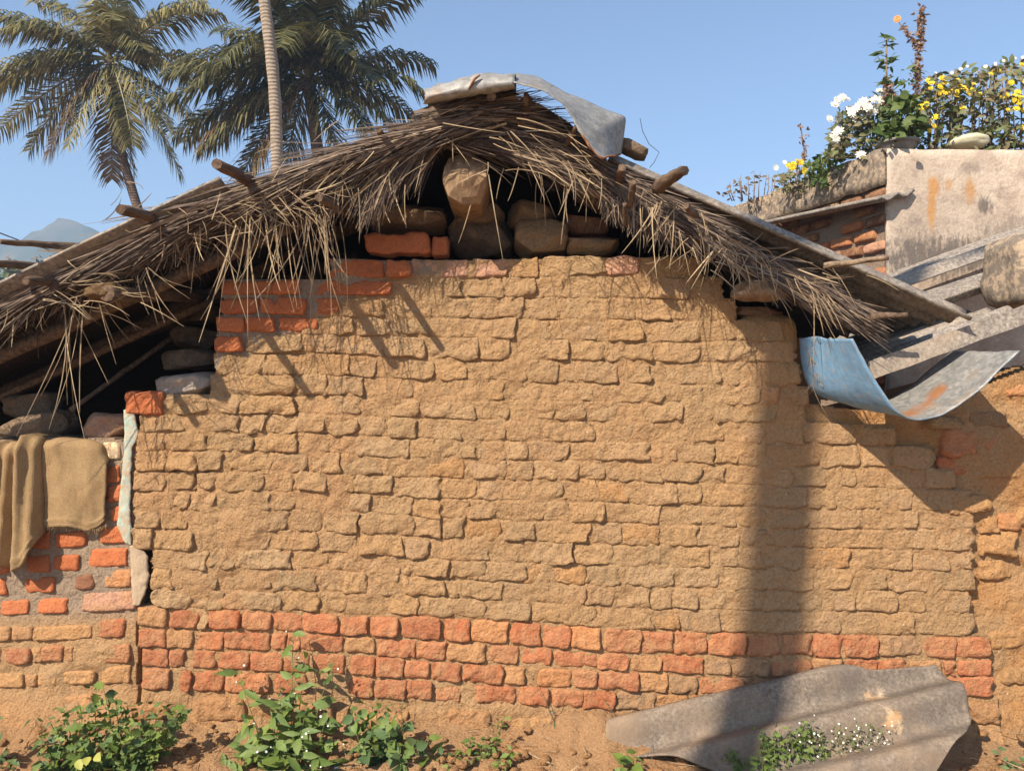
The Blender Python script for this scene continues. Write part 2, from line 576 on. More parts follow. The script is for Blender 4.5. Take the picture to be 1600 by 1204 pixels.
LEAF_LANCE = leaf_mat("weed_leaf_long", [(0.09, 0.145, 0.035), (0.14, 0.205, 0.05), (0.18, 0.24, 0.07)])
LEAF_YEL = leaf_mat("yellowing_leaf", [(0.40, 0.40, 0.09), (0.34, 0.36, 0.08)])
LEAF_ISL = leaf_mat("small_leaf", [(0.05, 0.085, 0.022), (0.085, 0.13, 0.032), (0.13, 0.16, 0.045)], by='island')
LEAF_DRY = leaf_mat("dry_leaf", [(0.13, 0.085, 0.05), (0.20, 0.13, 0.075), (0.12, 0.12, 0.05)], by='island')
LEAF_OLIVE = leaf_mat("dusty_leaf", [(0.14, 0.13, 0.06), (0.17, 0.18, 0.075), (0.24, 0.19, 0.11), (0.14, 0.165, 0.06), (0.10, 0.13, 0.045)], by='island')
AMARANTH = leaf_mat("amaranth_seed", [(0.22, 0.13, 0.085), (0.32, 0.20, 0.13), (0.17, 0.10, 0.07)], by='island')
PALM_LEAF = leaf_mat("palm_leaflet", [(0.06, 0.062, 0.022), (0.14, 0.132, 0.045), (0.24, 0.21, 0.08), (0.33, 0.27, 0.125)], 0.45, by='island')
PALM_DARK = leaf_mat("palm_leaflet_dark", [(0.028, 0.032, 0.012), (0.06, 0.064, 0.022), (0.13, 0.125, 0.045), (0.22, 0.19, 0.08)], 0.45, by='island')
PALM_DRY = leaf_mat("palm_leaflet_dry", [(0.14, 0.085, 0.04), (0.22, 0.14, 0.07), (0.15, 0.13, 0.055)], 0.6, by='island')
def flat(name, col, rough=0.7):
    m = M(name, rough, 0.3)
    n = m.noise(60, 5, 0.6)
    m.color(m.mix(1.0, col, m.ramp(n, [(0.3, (0.8, 0.8, 0.8)), (0.7, (1.1, 1.1, 1.1))]), 'MULTIPLY'))
    return m.m
PETAL_WHITE = flat("white_petal", (0.78, 0.76, 0.66))
PETAL_YEL = flat("yellow_petal", (0.78, 0.58, 0.04))
PETAL_ORANGE = flat("orange_petal", (0.70, 0.34, 0.10))
STEM = flat("green_stem", (0.16, 0.17, 0.06))
STEM_DRY = flat("dry_stem", (0.22, 0.15, 0.09))
POT = flat("grey_pot", (0.20, 0.19, 0.175))
BAG = flat("pale_sack_cloth", (0.55, 0.52, 0.36))
WIRE = flat("dark_wire", (0.03, 0.03, 0.03))
DUNG = earth_mat("clay_lump", 'object', dust=(0.32, 0.21, 0.11), dust_amt=0.6, relief=2.0, pebbles=False)

def trunk_mat(name, a, b):
    m = M(name, 0.9, 0.15)
    w = m.n('ShaderNodeTexWave', bands_direction='Z')
    m.set(w.inputs['Vector'], m.P)
    w.inputs['Scale'].default_value = 4.6; w.inputs['Distortion'].default_value = 3.5; w.inputs['Detail'].default_value = 4
    n = m.noise(9, 7, 0.65)
    c = m.ramp(n, [(0.3, a), (0.7, b)])
    c = m.mix(m.remap(w.outputs['Fac'], 0.0, 0.3, 0.3, 0), c, tuple(x * 0.5 for x in a))
    m.color(c)
    m.bump(w.outputs['Fac'], 0.012)
    m.bump(n, 0.02)
    return m.m
TRUNK_PALE = trunk_mat("palm_trunk_pale", (0.22, 0.175, 0.13), (0.36, 0.29, 0.22))
TRUNK_DARK = trunk_mat("palm_trunk_dark", (0.08, 0.055, 0.045), (0.17, 0.12, 0.095))
CONCRETE = flat("pole_concrete", (0.3, 0.29, 0.27))

def hill_mat():
    m = M("wooded_hillside", 1.0, 0.0)
    n = m.noise(0.09, 8, 0.7); n2 = m.noise(0.02, 4, 0.6)
    c = m.ramp(n, [(0.35, (0.035, 0.045, 0.02)), (0.6, (0.08, 0.085, 0.04)), (0.75, (0.16, 0.125, 0.075))])
    m.color(m.mix(m.remap(n2, 0.45, 0.65, 0, 0.6), c, (0.17, 0.12, 0.08)))
    return m.m
HILL = hill_mat()

def ground_mat():
    m = M("bare_earth", 1.0, 0.05)
    n = m.noise(2, 8, 0.65); n2 = m.noise(40, 6, 0.7)
    c = m.ramp(n, [(0.3, (0.26, 0.145, 0.07)), (0.7, (0.42, 0.26, 0.14))])
    m.color(m.mix(1.0, c, m.ramp(n2, [(0.3, (0.75, 0.75, 0.75)), (0.7, (1.1, 1.1, 1.1))]), 'MULTIPLY'))
    m.bump(n, 0.06); m.bump(n2, 0.01)
    return m.m
GROUND = ground_mat()

# ------------------------------------------------------------------ ground, hill, haze
gs = 620
link_mesh('ground', [(-gs, -60, -0.06), (gs, -60, -0.06), (gs, 700, -0.06), (-gs, 700, -0.06)], [[0, 1, 2, 3]], GROUND)['kind'] = 'structure'

def build_hill():
    HY = 470.0
    nx, ny = 220, 50
    X = np.linspace(-560, 120, nx); Yv = np.linspace(-130, 160, ny)
    xx, yy = np.meshgrid(X, Yv, indexing='ij')
    d = HY + D
    def ppx(px): return (px - 800) * d / F
    def zz(py): return CZ - (py - 602) * d / F
    px = np.array([-900, -250, -120, -40, 0, 30, 62, 90, 120, 150, 175, 215, 300, 420, 600, 1100])
    py = np.array([560, 470, 420, 405, 392, 385, 366, 356, 352, 358, 372, 395, 430, 470, 530, 602])
    prof = np.interp(xx, ppx(px), zz(py))
    env = np.exp(-(yy / 75.0) ** 2)
    z = prof * env + 7 * fbm(xx / 22, yy / 22, 5, 3) * env + 2.2 * fbm(xx / 4, yy / 4, 3, 9)
    z = np.maximum(z, -0.3 + 0 * z) - 0.05
    V = np.stack([xx, yy + HY, z], -1)
    o = link_mesh('hill', V, grid_faces(nx, ny), HILL)
    o['kind'] = 'structure'
build_hill()

if HAZE:
    hz = M("hazy_air")
    hz.nt.nodes.remove(hz.b)
    vol = hz.n('ShaderNodeVolumePrincipled')
    vol.inputs['Color'].default_value = (0.52, 0.74, 1.0, 1)
    vol.inputs['Density'].default_value = 0.0016
    vol.inputs['Anisotropy'].default_value = 0.0
    hz.nt.links.new(vol.outputs[0], hz.nt.nodes['Material Output'].inputs['Volume'])
    a = Acc()
    a.box((0, 320, 60), (2 * gs + 20, 780, 122.2))
    hb = a.build('haze', hz.m)
    hb['kind'] = 'stuff'

# ------------------------------------------------------------------ brick courses of the gable wall (photo pixels at the wall plane)
KX = [230, 500, 700, 1000, 1200, 1500]
ROWS = np.array([
 [400,402,404,399,402,402],[436,436,435,430,434,434],[462,464,465,466,468,468],[492,494,496,501,500,500],
 [520,522,527,535,532,532],[552,552,562,565,566,566],[585,586,595,600,603,603],[617,617,625,628,632,632],
 [647,647,655,660,661,664],[676,677,687,692,692,698],[704,706,718,720,728,733],[735,737,748,752,758,766],
 [768,766,778,787,792,798],[796,796,810,817,825,828],[826,830,841,852,855,860],[858,861,875,885,888,890],
 [888,890,904,917,921,924],[918,924,933,950,954,957],[948,957,963,983,988,993],
 [980,989,1001,1021,1027,1029],[1012,1018,1033,1049,1059,1056],[1042,1052,1066,1080,1092,1090],[1077,1087,1096,1112,1124,1122]], float)
def course(k, px):
    r = ROWS[k]
    px = np.asarray(px, float)
    v = np.interp(px, KX, r)
    # let the courses run on past the traced columns
    v = np.where(px < KX[0], r[0] + (px - KX[0]) * (r[1] - r[0]) / (KX[1] - KX[0]), v)
    return v
LEFT = [515, 345, 346, 340, 335, 334, 326, 248, 217, 212, 209, 207, 207, 206, 206, 234, 238, 238, 215, 215, 221, 222]
RIGHT = [1098, 1131, 1152, 1226, 1246, 1253, 1268, 1262, 1400, 1462, 1492, 1520, 1524, 1525, 1524, 1526, 1520, 1522, 1547, 1551, 1553, 1500]
J = {   # traced bricks: (left, right, kind)   m mud, r red, p pink, o orange, y ochre-ish red
 0: [(516,556,'r'),(559,601,'r'),(602,640,'r'),(641,685,'p'),(688,733,'p'),(736,792,'p'),(794,843,'m'),(845,943,'m'),(945,996,'p'),(997,1096,'m')],
 1: [(346,428,'r'),(430,471,'r'),(473,614,'r'),(616,668,'m'),(671,686,'m'),(688,723,'m'),(724,782,'m'),(784,836,'m'),(838,928,'m'),(931,981,'m'),(984,1078,'m'),(1080,1131,'m')],
 2: [(347,405,'r'),(408,429,'r'),(431,479,'r'),(479,528,'r'),(531,600,'m'),(602,680,'m'),(681,728,'m'),(730,820,'m'),(822,873,'m'),(876,904,'m'),(905,991,'m'),(993,1047,'m'),(1050,1151,'m')],
 3: [(341,382,'r'),(387,432,'o'),(432,495,'o'),(505,555,'m'),(557,607,'m'),(610,672,'m'),(674,728,'m'),(730,808,'m'),(810,858,'m'),(860,948,'m'),(950,1004,'m'),(1006,1098,'m'),(1100,1152,'m'),(1156,1222,'m')],
 4: [(336,380,'r'),(385,473,'m'),(475,525,'m'),(526,600,'m'),(602,664,'m'),(666,750,'m'),(752,800,'m'),(802,890,'m'),(892,945,'m'),(947,1020,'m'),(1022,1095,'m'),(1100,1180,'m'),(1182,1240,'m')],
 5: [(335,415,'m'),(417,460,'m'),(461,545,'m'),(547,588,'m'),(590,680,'m'),(682,728,'m'),(731,822,'m'),(824,872,'m'),(874,970,'m'),(972,1018,'m'),(1020,1130,'m'),(1133,1190,'m'),(1192,1250,'m')],
 6: [(327,375,'m'),(376,462,'m'),(464,511,'m'),(513,568,'m'),(570,650,'m'),(652,740,'m'),(742,790,'m'),(792,880,'m'),(882,930,'m'),(934,1034,'m'),(1036,1098,'m'),(1100,1190,'m'),(1192,1217,'y'),(1219,1267,'m')],
 7: [(249,326,'m'),(328,373,'m'),(375,467,'m'),(470,517,'m'),(518,563,'m'),(565,600,'m'),(602,655,'m'),(658,742,'m'),(744,792,'m'),(794,865,'m'),(867,915,'m'),(917,965,'m'),(968,1066,'m'),(1068,1117,'m'),(1119,1212,'m'),(1214,1260,'m')],
 8: [(218,287,'m'),(288,375,'m'),(377,420,'m'),(422,510,'m'),(512,560,'m'),(562,605,'m'),(608,655,'m'),(657,720,'m'),(722,793,'m'),(795,845,'m'),(847,932,'m'),(935,1000,'m'),(1002,1075,'m'),(1077,1130,'m'),(1132,1190,'m'),(1192,1255,'m'),(1257,1340,'m'),(1342,1398,'m')],
 18: [(215,259,'y'),(266,311,'r'),(313,326,'m'),(327,374,'r'),(378,424,'r'),(425,472,'r'),(473,530,'r'),(533,576,'r'),(578,622,'r'),(625,689,'r'),(691,735,'r'),(737,795,'o'),(797,846,'r'),(848,890,'r'),(893,938,'o'),(942,1000,'r'),(1003,1052,'r'),(1054,1105,'r'),(1108,1165,'r'),(1167,1219,'r'),(1221,1269,'r'),(1270,1317,'r'),(1319,1372,'r'),(1374,1438,'g'),(1440,1492,'r'),(1494,1546,'r')],
 19: [(215,259,'r'),(262,301,'y'),(303,348,'r'),(350,422,'r'),(424,446,'r'),(448,468,'r'),(470,537,'r'),(540,585,'y'),(588,647,'r'),(649,696,'r'),(699,761,'y'),(766,811,'r'),(815,862,'r'),(865,931,'r'),(934,982,'r'),(986,1033,'y'),(1035,1100,'r'),(1101,1142,'g'),(1145,1203,'g'),(1205,1267,'r'),(1269,1315,'y'),(1318,1372,'r'),(1374,1420,'r'),(1422,1472,'y'),(1475,1494,'r'),(1498,1550,'r')],
 20: [(221,263,'r'),(265,288,'r'),(300,338,'r'),(341,387,'r'),(392,440,'r'),(443,486,'r'),(488,540,'r'),(548,584,'r'),(587,630,'r'),(633,673,'r'),(675,722,'r'),(723,786,'r'),(789,820,'y'),(842,893,'o'),(895,934,'r'),(937,998,'r'),(998,1042,'y'),(1044,1090,'g'),(1094,1165,'r'),(1168,1212,'y'),(1214,1270,'r'),(1430,1478,'y'),(1482,1552,'r')],
 21: [(222,267,'r'),(285,300,'r'),(302,349,'r'),(352,422,'r'),(430,482,'r'),(545,583,'r'),(585,635,'r'),(637,677,'r'),(680,720,'r'),(745,806,'r'),(810,856,'r'),(860,910,'r'),(912,960,'r'),(962,1025,'g'),(1027,1076,'y'),(1080,1130,'r'),(1440,1490,'y')],
}
rj = random.Random(21)
for k in range(9, 18):
    x = LEFT[k] + 1; L = []
    R = RIGHT[k]
    while x < R - 12:
        w = rj.choice([36, 42, 46, 50, 54, 58, 64, 72, 88])
        if R - (x + w) < 28: w = R - x - 1
        kind = 'm'
        u = rj.random()
        if u > 0.965: kind = 'n'
        L.append((x, x + w - 2, kind)); x += w
    J[k] = L
# two clearly orange mud bricks right of the middle
J[15] = [b if not (818 < b[0] < 875) else (b[0], b[1], 'n') for b in J[15]]

mudpal = [(0.43, 0.284, 0.152), (0.445, 0.295, 0.160), (0.405, 0.270, 0.144), (0.44, 0.281, 0.142), (0.42, 0.279, 0.155)]
redpal = [(0.42, 0.165, 0.082), (0.44, 0.185, 0.092), (0.40, 0.150, 0.072), (0.44, 0.200, 0.10), (0.41, 0.168, 0.085)]
def brick_color(kind):
    def j(c, a):
        v = random.uniform(1 - a * 1.5, 1 + a * 1.2); t = random.uniform(-a, a) * 0.35
        return (c[0] * v * (1 + t), c[1] * v, c[2] * v * (1 - t))
    if kind == 'm': return j(random.choice(mudpal), 0.05)
    if kind == 'n': return j((0.465, 0.272, 0.125), 0.04)
    if kind == 'r': return j(random.choice(redpal), 0.07)
    if kind == 'c': return j((0.43, 0.145, 0.062), 0.10)
    if kind == 'o': return j((0.49, 0.235, 0.105), 0.05)
    if kind == 'y': return j((0.45, 0.25, 0.12), 0.06)
    if kind == 'g': return j((0.34, 0.22, 0.125), 0.05)
    if kind == 'p': return j((0.50, 0.29, 0.20), 0.05)
    if kind == 'd': return j((0.20, 0.10, 0.06), 0.05)

def brick_geo(w, h, depth, seed, edge=0.012, lump=0.004, nx=15, nz=9, wob=0.004, tilt=1.0):
    """Front of a worn brick as a rounded height field with sides running back into the wall."""
    t = np.linspace(-1, 1, nx); s = np.linspace(-1, 1, nz)
    ease = lambda q: np.sign(q) * (1 - (1 - np.abs(q)) ** 1.35)
    u, v = np.meshgrid(ease(t), ease(s), indexing='ij')
    p = random.Random(seed + 5).uniform(4.5, 14)
    r = (np.abs(u) ** p + np.abs(v) ** p) ** (1 / p) + 1e-9
    m = np.maximum(np.abs(u), np.abs(v))
    k = np.where(m > 0, m / r, 1) ** 0.9
    x = u * k * w / 2; z = v * k * h / 2
    off = seed * 7.31
    e1 = m ** 3
    x = x + wob * 1.3 * fbm(x * 22 + off, z * 22, 3, 1) * e1 * 1.6 + wob * 1.8 * fbm(z * 14 + off, 3.3 + 0 * z, 2, 2) * e1
    z = z + wob * fbm(x * 16 + off, z * 22 + 9, 3, 3) * e1 * 1.6
    ed = (1 - m)
    ed = np.minimum((1 - np.abs(u)) * w / 2, (1 - np.abs(v)) * h / 2)
    q = np.clip(1 - ed / edge, 0, 1)
    drop = edge * (1 - np.sqrt(np.clip(1 - q * q, 0, 1)))
    y = drop - lump * (1.1 * fbm(x * 16 + off, z * 16, 3, 5) + 2.3 * fbm(x * 42 + off, z * 42, 4, 6))
    chip = np.clip(fbm(x * 24 + off, z * 24 + off, 3, 8) - 0.12, 0, 1) * np.clip(1 - ed / 0.022, 0, 1)
    y = y + chip * 0.045 * lump / 0.004
    rs = random.Random(seed)
    y = y + x * rs.uniform(-0.10, 0.02) * tilt + z * rs.uniform(-0.03, 0.15) * tilt
    V = np.stack([x, y, z], -1).reshape(-1, 3)
    Fc = grid_faces(nx, nz).tolist()
    ring = [(i, 0) for i in range(nx)] + [(nx - 1, j) for j in range(1, nz)] + \
           [(i, nz - 1) for i in range(nx - 2, -1, -1)] + [(0, j) for j in range(nz - 2, 0, -1)]
    idx = [i * nz + j for i, j in ring]
    base = len(V)
    back = V[idx].copy(); back[:, 1] = depth
    V = np.concatenate([V, back])
    n = len(idx)
    for a in range(n):
        b = (a + 1) % n
        Fc.append([idx[b], idx[a], base + a, base + b])
    Fc.append([base + a for a in range(n)])
    # orient outward (front faces -y)
    return V, Fc

SEED = [0]
def brick(name, x0, x1, yt0, yt1, yb0, yb1, kind, mat, parent, y=0.0, edge=0.012, lump=0.004, wob=0.004, depth=0.09, nx=None, nz=10, face_y=0.0):
    """A brick seen between the given pixel edges (top/bottom heights at its two ends) on the plane y = face_y."""
    SEED[0] += 1
    a = P(x0, (yt0 + yb0) / 2, face_y); b = P(x1, (yt1 + yb1) / 2, face_y)
    w = (b - a).length
    h = ((yb0 - yt0) + (yb1 - yt1)) / 2 * (D + face_y) / F
    if nx is None: nx = max(9, min(26, int(w / 0.0095)))
    V, Fc = brick_geo(w, h, depth, SEED[0], edge, lump, nx, nz, wob)
    o = link_mesh(name, V, Fc, mat, parent)
    c = (a + b) / 2
    o.location = (c.x, face_y + y, c.z)
    if parent is not None and parent.parent is None:
        o.location = o.location - Vector(parent.location)
    o.rotation_euler = (0, -math.atan2(b.z - a.z, b.x - a.x) + random.uniform(-0.01, 0.01), 0)
    o.color = (*brick_color(kind), 1)
    return o

# ------------------------------------------------------------------ the mud house
house = tag(empty('mud_house'), 'mud brick house with sagging dark straw thatch and its bare gable wall in full sun', 'house')

def wall_field(name, x0, x1, y0, y1, step, inside, yfun, colfun, mat, parent, back=0.22, face_y=0.0):
    """A height-field wall face over a region of the plane y = face_y with sides running back."""
    a = P(x0, y0, face_y); b = P(x1, y1, face_y)
    nx = int((b.x - a.x) / step) + 1; nz = int((a.z - b.z) / step) + 1
    X = np.linspace(a.x, b.x, nx); Z = np.linspace(a.z, b.z, nz)
    xx, zz = np.meshgrid(X, Z, indexing='ij')
    s = F / (D + face_y)
    px = xx * s + 800; py = 602 - (zz - CZ) * s
    yy = yfun(xx, zz, px, py) + face_y
    col = colfun(xx, zz, px, py)
    cx = (px[:-1, :-1] + px[1:, 1:]) / 2; cy = (py[:-1, :-1] + py[1:, 1:]) / 2
    mask = inside(cx, cy)
    idx = np.arange(nx * nz).reshape(nx, nz)
    q = np.stack([idx[:-1, :-1], idx[:-1, 1:], idx[1:, 1:], idx[1:, :-1]], -1)[mask]
    V = np.stack([xx, yy, zz], -1).reshape(-1, 3)
    pm = np.pad(mask, 1)
    sides = []
    for (di, dj, e0, e1) in ((-1, 0, (0, 0), (0, 1)), (1, 0, (1, 1), (1, 0)), (0, -1, (1, 0), (0, 0)), (0, 1, (0, 1), (1, 1))):
        nb = pm[1 + di:pm.shape[0] - 1 + di, 1 + dj:pm.shape[1] - 1 + dj]
        I, Jx = np.nonzero(mask & ~nb)
        for i, j in zip(I, Jx):
            sides.append((idx[i + e0[0], j + e0[1]], idx[i + e1[0], j + e1[1]]))
    used = np.unique(q)
    remap = -np.ones(nx * nz, int); remap[used] = np.arange(len(used))
    V2 = V[used]; C2 = col.reshape(-1, 4)[used]
    Fc = remap[q].tolist()
    bk = {}
    extra = []; ecol = []
    for a_, b_ in sides:
        f = []
        for v in (a_, b_):
            if v not in bk:
                bk[v] = len(V2) + len(extra)
                p = V[v].copy(); p[1] = face_y + back
                extra.append(p); ecol.append(col.reshape(-1, 4)[v])
        Fc.append([int(remap[a_]), bk[a_], bk[b_], int(remap[b_])])
    if extra:
        V2 = np.concatenate([V2, np.array(extra)]); C2 = np.concatenate([C2, np.array(ecol)])
    return link_mesh(name, V2, Fc, mat, parent, colors=C2)

def gable_inside(px, py):
    m = np.zeros(px.shape, bool)
    for k in range(22):
        top = course(k, px); bot = course(k + 1, px)
        rag = 3 * np.sin(py * 0.21 + k) + 2 * np.sin(py * 0.5)
        m |= (py >= top + (3 if k in (0,) else -0.5)) & (py < bot + 0.5) & (px > LEFT[k] + 3 + rag * 0.5) & (px < RIGHT[k] - 4 + rag)
    bot = course(22, px)
    m |= (py >= course(21, px)) & (py < 1240) & (px > 222) & (px < 1560)
    return m

def lerp3(a, b, t): return a[None, None, :] * (1 - t[..., None]) + b[None, None, :] * t[..., None]
C_MUD = np.array((0.44, 0.285, 0.148, 1.0)); C_RUST = np.array((0.46, 0.268, 0.138, 1.0)); C_CEM = np.array((0.33, 0.275, 0.22, 1.0))
C_FOOT = np.array((0.45, 0.27, 0.135, 1.0)); C_OCH = np.array((0.47, 0.30, 0.155, 1.0)); C_ORG = np.array((0.50, 0.255, 0.095, 1.0))

def relief_px(px):      # left half of the wall is more eroded than the right
    return np.interp(px, [200, 600, 1000, 1200, 1500], [1.25, 1.05, 0.9, 0.7, 0.7])

def gable_y(xx, zz, px, py):
    r = relief_px(px)
    low = fbm(xx * 3.5, zz * 3.5, 3, 11)
    y = 0.0026 + 0.0135 * fbm(xx * 9, zz * 9, 3, 31) * r + 0.006 * low + 0.0075 * fbm(xx * 30, zz * 30, 4, 41)
    # hairline cracks along the bed joints, here and there
    dmin = np.full(px.shape, 99.0)
    for k in range(19):
        dmin = np.minimum(dmin, np.abs(py - course(k, px) - 2.0 * fbm(px * 0.03, py * 0 + k, 2, 33)))
    y = y + 0.011 * np.clip(1 - dmin / 2.4, 0, 1) * np.clip(0.25 + 1.5 * fbm(xx * 6, zz * 6, 2, 35), 0, 1)
    red = py > course(18, px)
    y = np.where(red, 0.006 + 0.008 * fbm(xx * 9, zz * 9, 4, 51) + 0.004 * fbm(xx * 30, zz * 30, 3, 55), y)
    up = np.clip((np.minimum(628, 560 + (px - 400) * -0.62) - py) / 25, 0, 1)      # cement around the red bricks on the stepped edge
    y = y * (1 - up) + up * (0.003 + 0.009 * fbm(xx * 12, zz * 12, 4, 61))
    foot = np.clip((py - course(22, px) + 6) / 45, 0, 1)
    y = y + foot * (-0.02 + 0.05 * fbm(xx * 4, zz * 6, 4, 71)) - foot * np.clip((py - 1130) / 60, 0, 1.5) * 0.06
    return y
def gable_col(xx, zz, px, py):
    t = np.clip(fbm(xx * 2.6, zz * 2.6, 4, 81) * 1.1 + 0.1, 0, 1)
    c = lerp3(C_MUD, C_RUST, t * 0.75)
    c = c * (1 - np.clip((py - course(18, px)) / 10, 0, 1)[..., None] * 0.8) + C_OCH * np.clip((py - course(18, px)) / 10, 0, 1)[..., None] * 0.8
    foot = np.clip((py - course(22, px) + 6) / 30, 0, 1)[..., None]
    c = c * (1 - foot) + C_FOOT * foot
    up = np.clip((np.minimum(628, 560 + (px - 400) * -0.62) - py) / 18, 0, 1)[..., None]
    up = np.maximum(up, (np.clip((432 - py) / 8, 0, 1) * np.clip((700 - px) / 40, 0, 1))[..., None])
    c = c * (1 - up) + C_CEM * up
    c[..., 3] = 1
    return c
gable = wall_field('gable_wall', 200, 1565, 392, 1235, 0.0058, gable_inside, gable_y, gable_col, MUD_TINT, house)

for k in sorted(J):
    for (x0, x1, kind) in J[k]:
        if kind == 'm' and x1 - x0 < 9: continue
        mud = kind in 'mn'
        fired = kind in 'rpoygc' 
        upper = (k <= 4 and fired and kind != 'p')
        tp = 0.5 if mud else (2.6 if upper else 1.7)
        jt = random.uniform(-1.2, 1.2)
        r = float(relief_px((x0 + x1) / 2))
        args = (x0 + random.uniform(-1.0, 0.8), x1 + random.uniform(-0.8, 1.0),
                float(course(k, x0)) + tp + jt, float(course(k, x1)) + tp + jt,
                float(course(k + 1, x0)) - tp + jt * .5, float(course(k + 1, x1)) - tp + jt * .5)
        if mud:
            o = brick('mud_brick', *args, kind, MUD_OBJ, gable, y=random.gauss(0.0, 0.0045) * r - 0.0015, edge=random.uniform(0.003, 0.008),
                  lump=0.0046 * r, wob=0.0085)
        else:
            kk = 'c' if upper else kind
            o = brick('red_brick', *args, kk, RED_CLEAN if upper else RED_OBJ, gable, y=random.gauss(-0.007, 0.004) if not upper else random.gauss(-0.012, 0.009),
                  edge=random.uniform(0.004, 0.009), lump=0.0038, wob=0.005 if not upper else 0.0055)

# a few big eroded footing blocks
for (x0, x1, y0, y1, kind) in [(301, 383, 1090, 1124, 'y'), (205, 262, 1096, 1125, 'y'), (1512, 1560, 1096, 1128, 'y'), (560, 640, 1112, 1140, 'n'),
                               (690, 765, 1108, 1140, 'y'), (800, 870, 1118, 1146, 'n'), (430, 520, 1100, 1130, 'y'), (920, 985, 1118, 1140, 'g')]:
    brick('mud_brick', x0, x1, y0, y0, y1, y1, kind, MUD_OBJ, gable, y=-0.02, edge=0.016, lump=0.006, wob=0.008)

# rubble packed under the ridge
def blob_geo(size, seed, boxy=4.0, amp=0.06, sub=3, facets=0.0, cuts=0):
    import bmesh
    bm = bmesh.new()
    bmesh.ops.create_icosphere(bm, subdivisions=sub, radius=1.0)
    V = np.array([v.co[:] for v in bm.verts])
    Fc = [[v.index for v in f.verts] for f in bm.faces]
    bm.free()
    r = (np.abs(V) ** boxy).sum(1) ** (1 / boxy)
    V = V / r[:, None]
    for i in range(len(V)):
        p = Vector(V[i])
        n = mnoise.fractal(p * 1.4 + Vector((seed * 5.1, 2.2, seed)), 1.0, 2.0, 4) * amp * 1.6
        if facets:
            n -= facets * abs(mnoise.cell(p * 1.1 + Vector((seed * 2.7, 0, 0)))) * 0.25
        V[i] = V[i] * (1 + n)
    if cuts:
        rc = np.random.default_rng(seed)
        for k in range(cuts):
            nrm = rc.normal(0, 1, 3); nrm[1] = -abs(nrm[1]) * 0.7; nrm /= np.linalg.norm(nrm)
            dd = V @ nrm
            lim = dd.max() * rc.uniform(0.70, 0.92)
            V = V - np.outer(np.clip(dd - lim, 0, None), nrm)
        for i in range(len(V)):
            V[i] *= 1 + 0.02 * mnoise.noise(Vector(V[i]) * 7 + Vector((seed, 0, 0)))
    return V * (np.array(size) / 2), Fc
def blob(name, c, size, seed, mat, parent=None, boxy=4.0, amp=0.06, col=None, rot=(0, 0, 0), sub=3, cuts=0):
    V, Fc = blob_geo(size, seed, boxy, amp, sub, 0, cuts)
    o = link_mesh(name, V, Fc, mat, parent)
    o.location = c
    o.rotation_euler = rot
    if col: o.color = (*col, 1)
    return o
S_ = D / F
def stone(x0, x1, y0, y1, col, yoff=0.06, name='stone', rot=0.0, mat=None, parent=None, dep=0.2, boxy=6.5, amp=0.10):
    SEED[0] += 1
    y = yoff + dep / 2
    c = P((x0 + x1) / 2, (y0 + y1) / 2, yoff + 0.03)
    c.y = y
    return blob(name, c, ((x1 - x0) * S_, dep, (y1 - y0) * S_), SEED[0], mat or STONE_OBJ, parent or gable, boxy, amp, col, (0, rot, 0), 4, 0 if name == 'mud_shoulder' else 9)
GREYB = (0.25, 0.185, 0.12); BROWN = (0.22, 0.13, 0.085); REDD = (0.40, 0.14, 0.065)
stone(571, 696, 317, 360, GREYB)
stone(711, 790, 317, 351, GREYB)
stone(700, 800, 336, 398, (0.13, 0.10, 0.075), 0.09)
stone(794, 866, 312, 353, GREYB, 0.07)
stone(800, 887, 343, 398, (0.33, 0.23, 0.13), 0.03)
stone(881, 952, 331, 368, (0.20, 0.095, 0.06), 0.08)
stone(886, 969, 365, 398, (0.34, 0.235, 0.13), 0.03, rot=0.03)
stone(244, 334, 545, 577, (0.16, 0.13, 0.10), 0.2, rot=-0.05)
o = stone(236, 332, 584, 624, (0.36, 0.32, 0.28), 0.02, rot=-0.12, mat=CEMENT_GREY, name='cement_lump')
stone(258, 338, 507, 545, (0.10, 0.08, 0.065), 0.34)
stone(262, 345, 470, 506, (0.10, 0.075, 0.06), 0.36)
stone(1148, 1228, 478, 497, (0.30, 0.17, 0.10), 0.03, rot=0.05)
for (x0, x1, y0, y1, kind) in [(568, 671, 362, 396, 'c'), (673, 700, 368, 398, 'c'), (195, 256, 612, 649, 'c')]:
    brick('red_brick', x0, x1, y0, y0, y1, y1, kind, RED_CLEAN, gable, y=0.015 if y0 < 500 else -0.012, edge=0.013, lump=0.004, wob=0.006)
# rounded mud shoulder where the wall top turns down on the right
stone(1152, 1252, 488, 560, (0.43, 0.275, 0.13), 0.0, name='mud_shoulder', mat=MUD_OBJ, dep=0.22, boxy=3.2, amp=0.03)

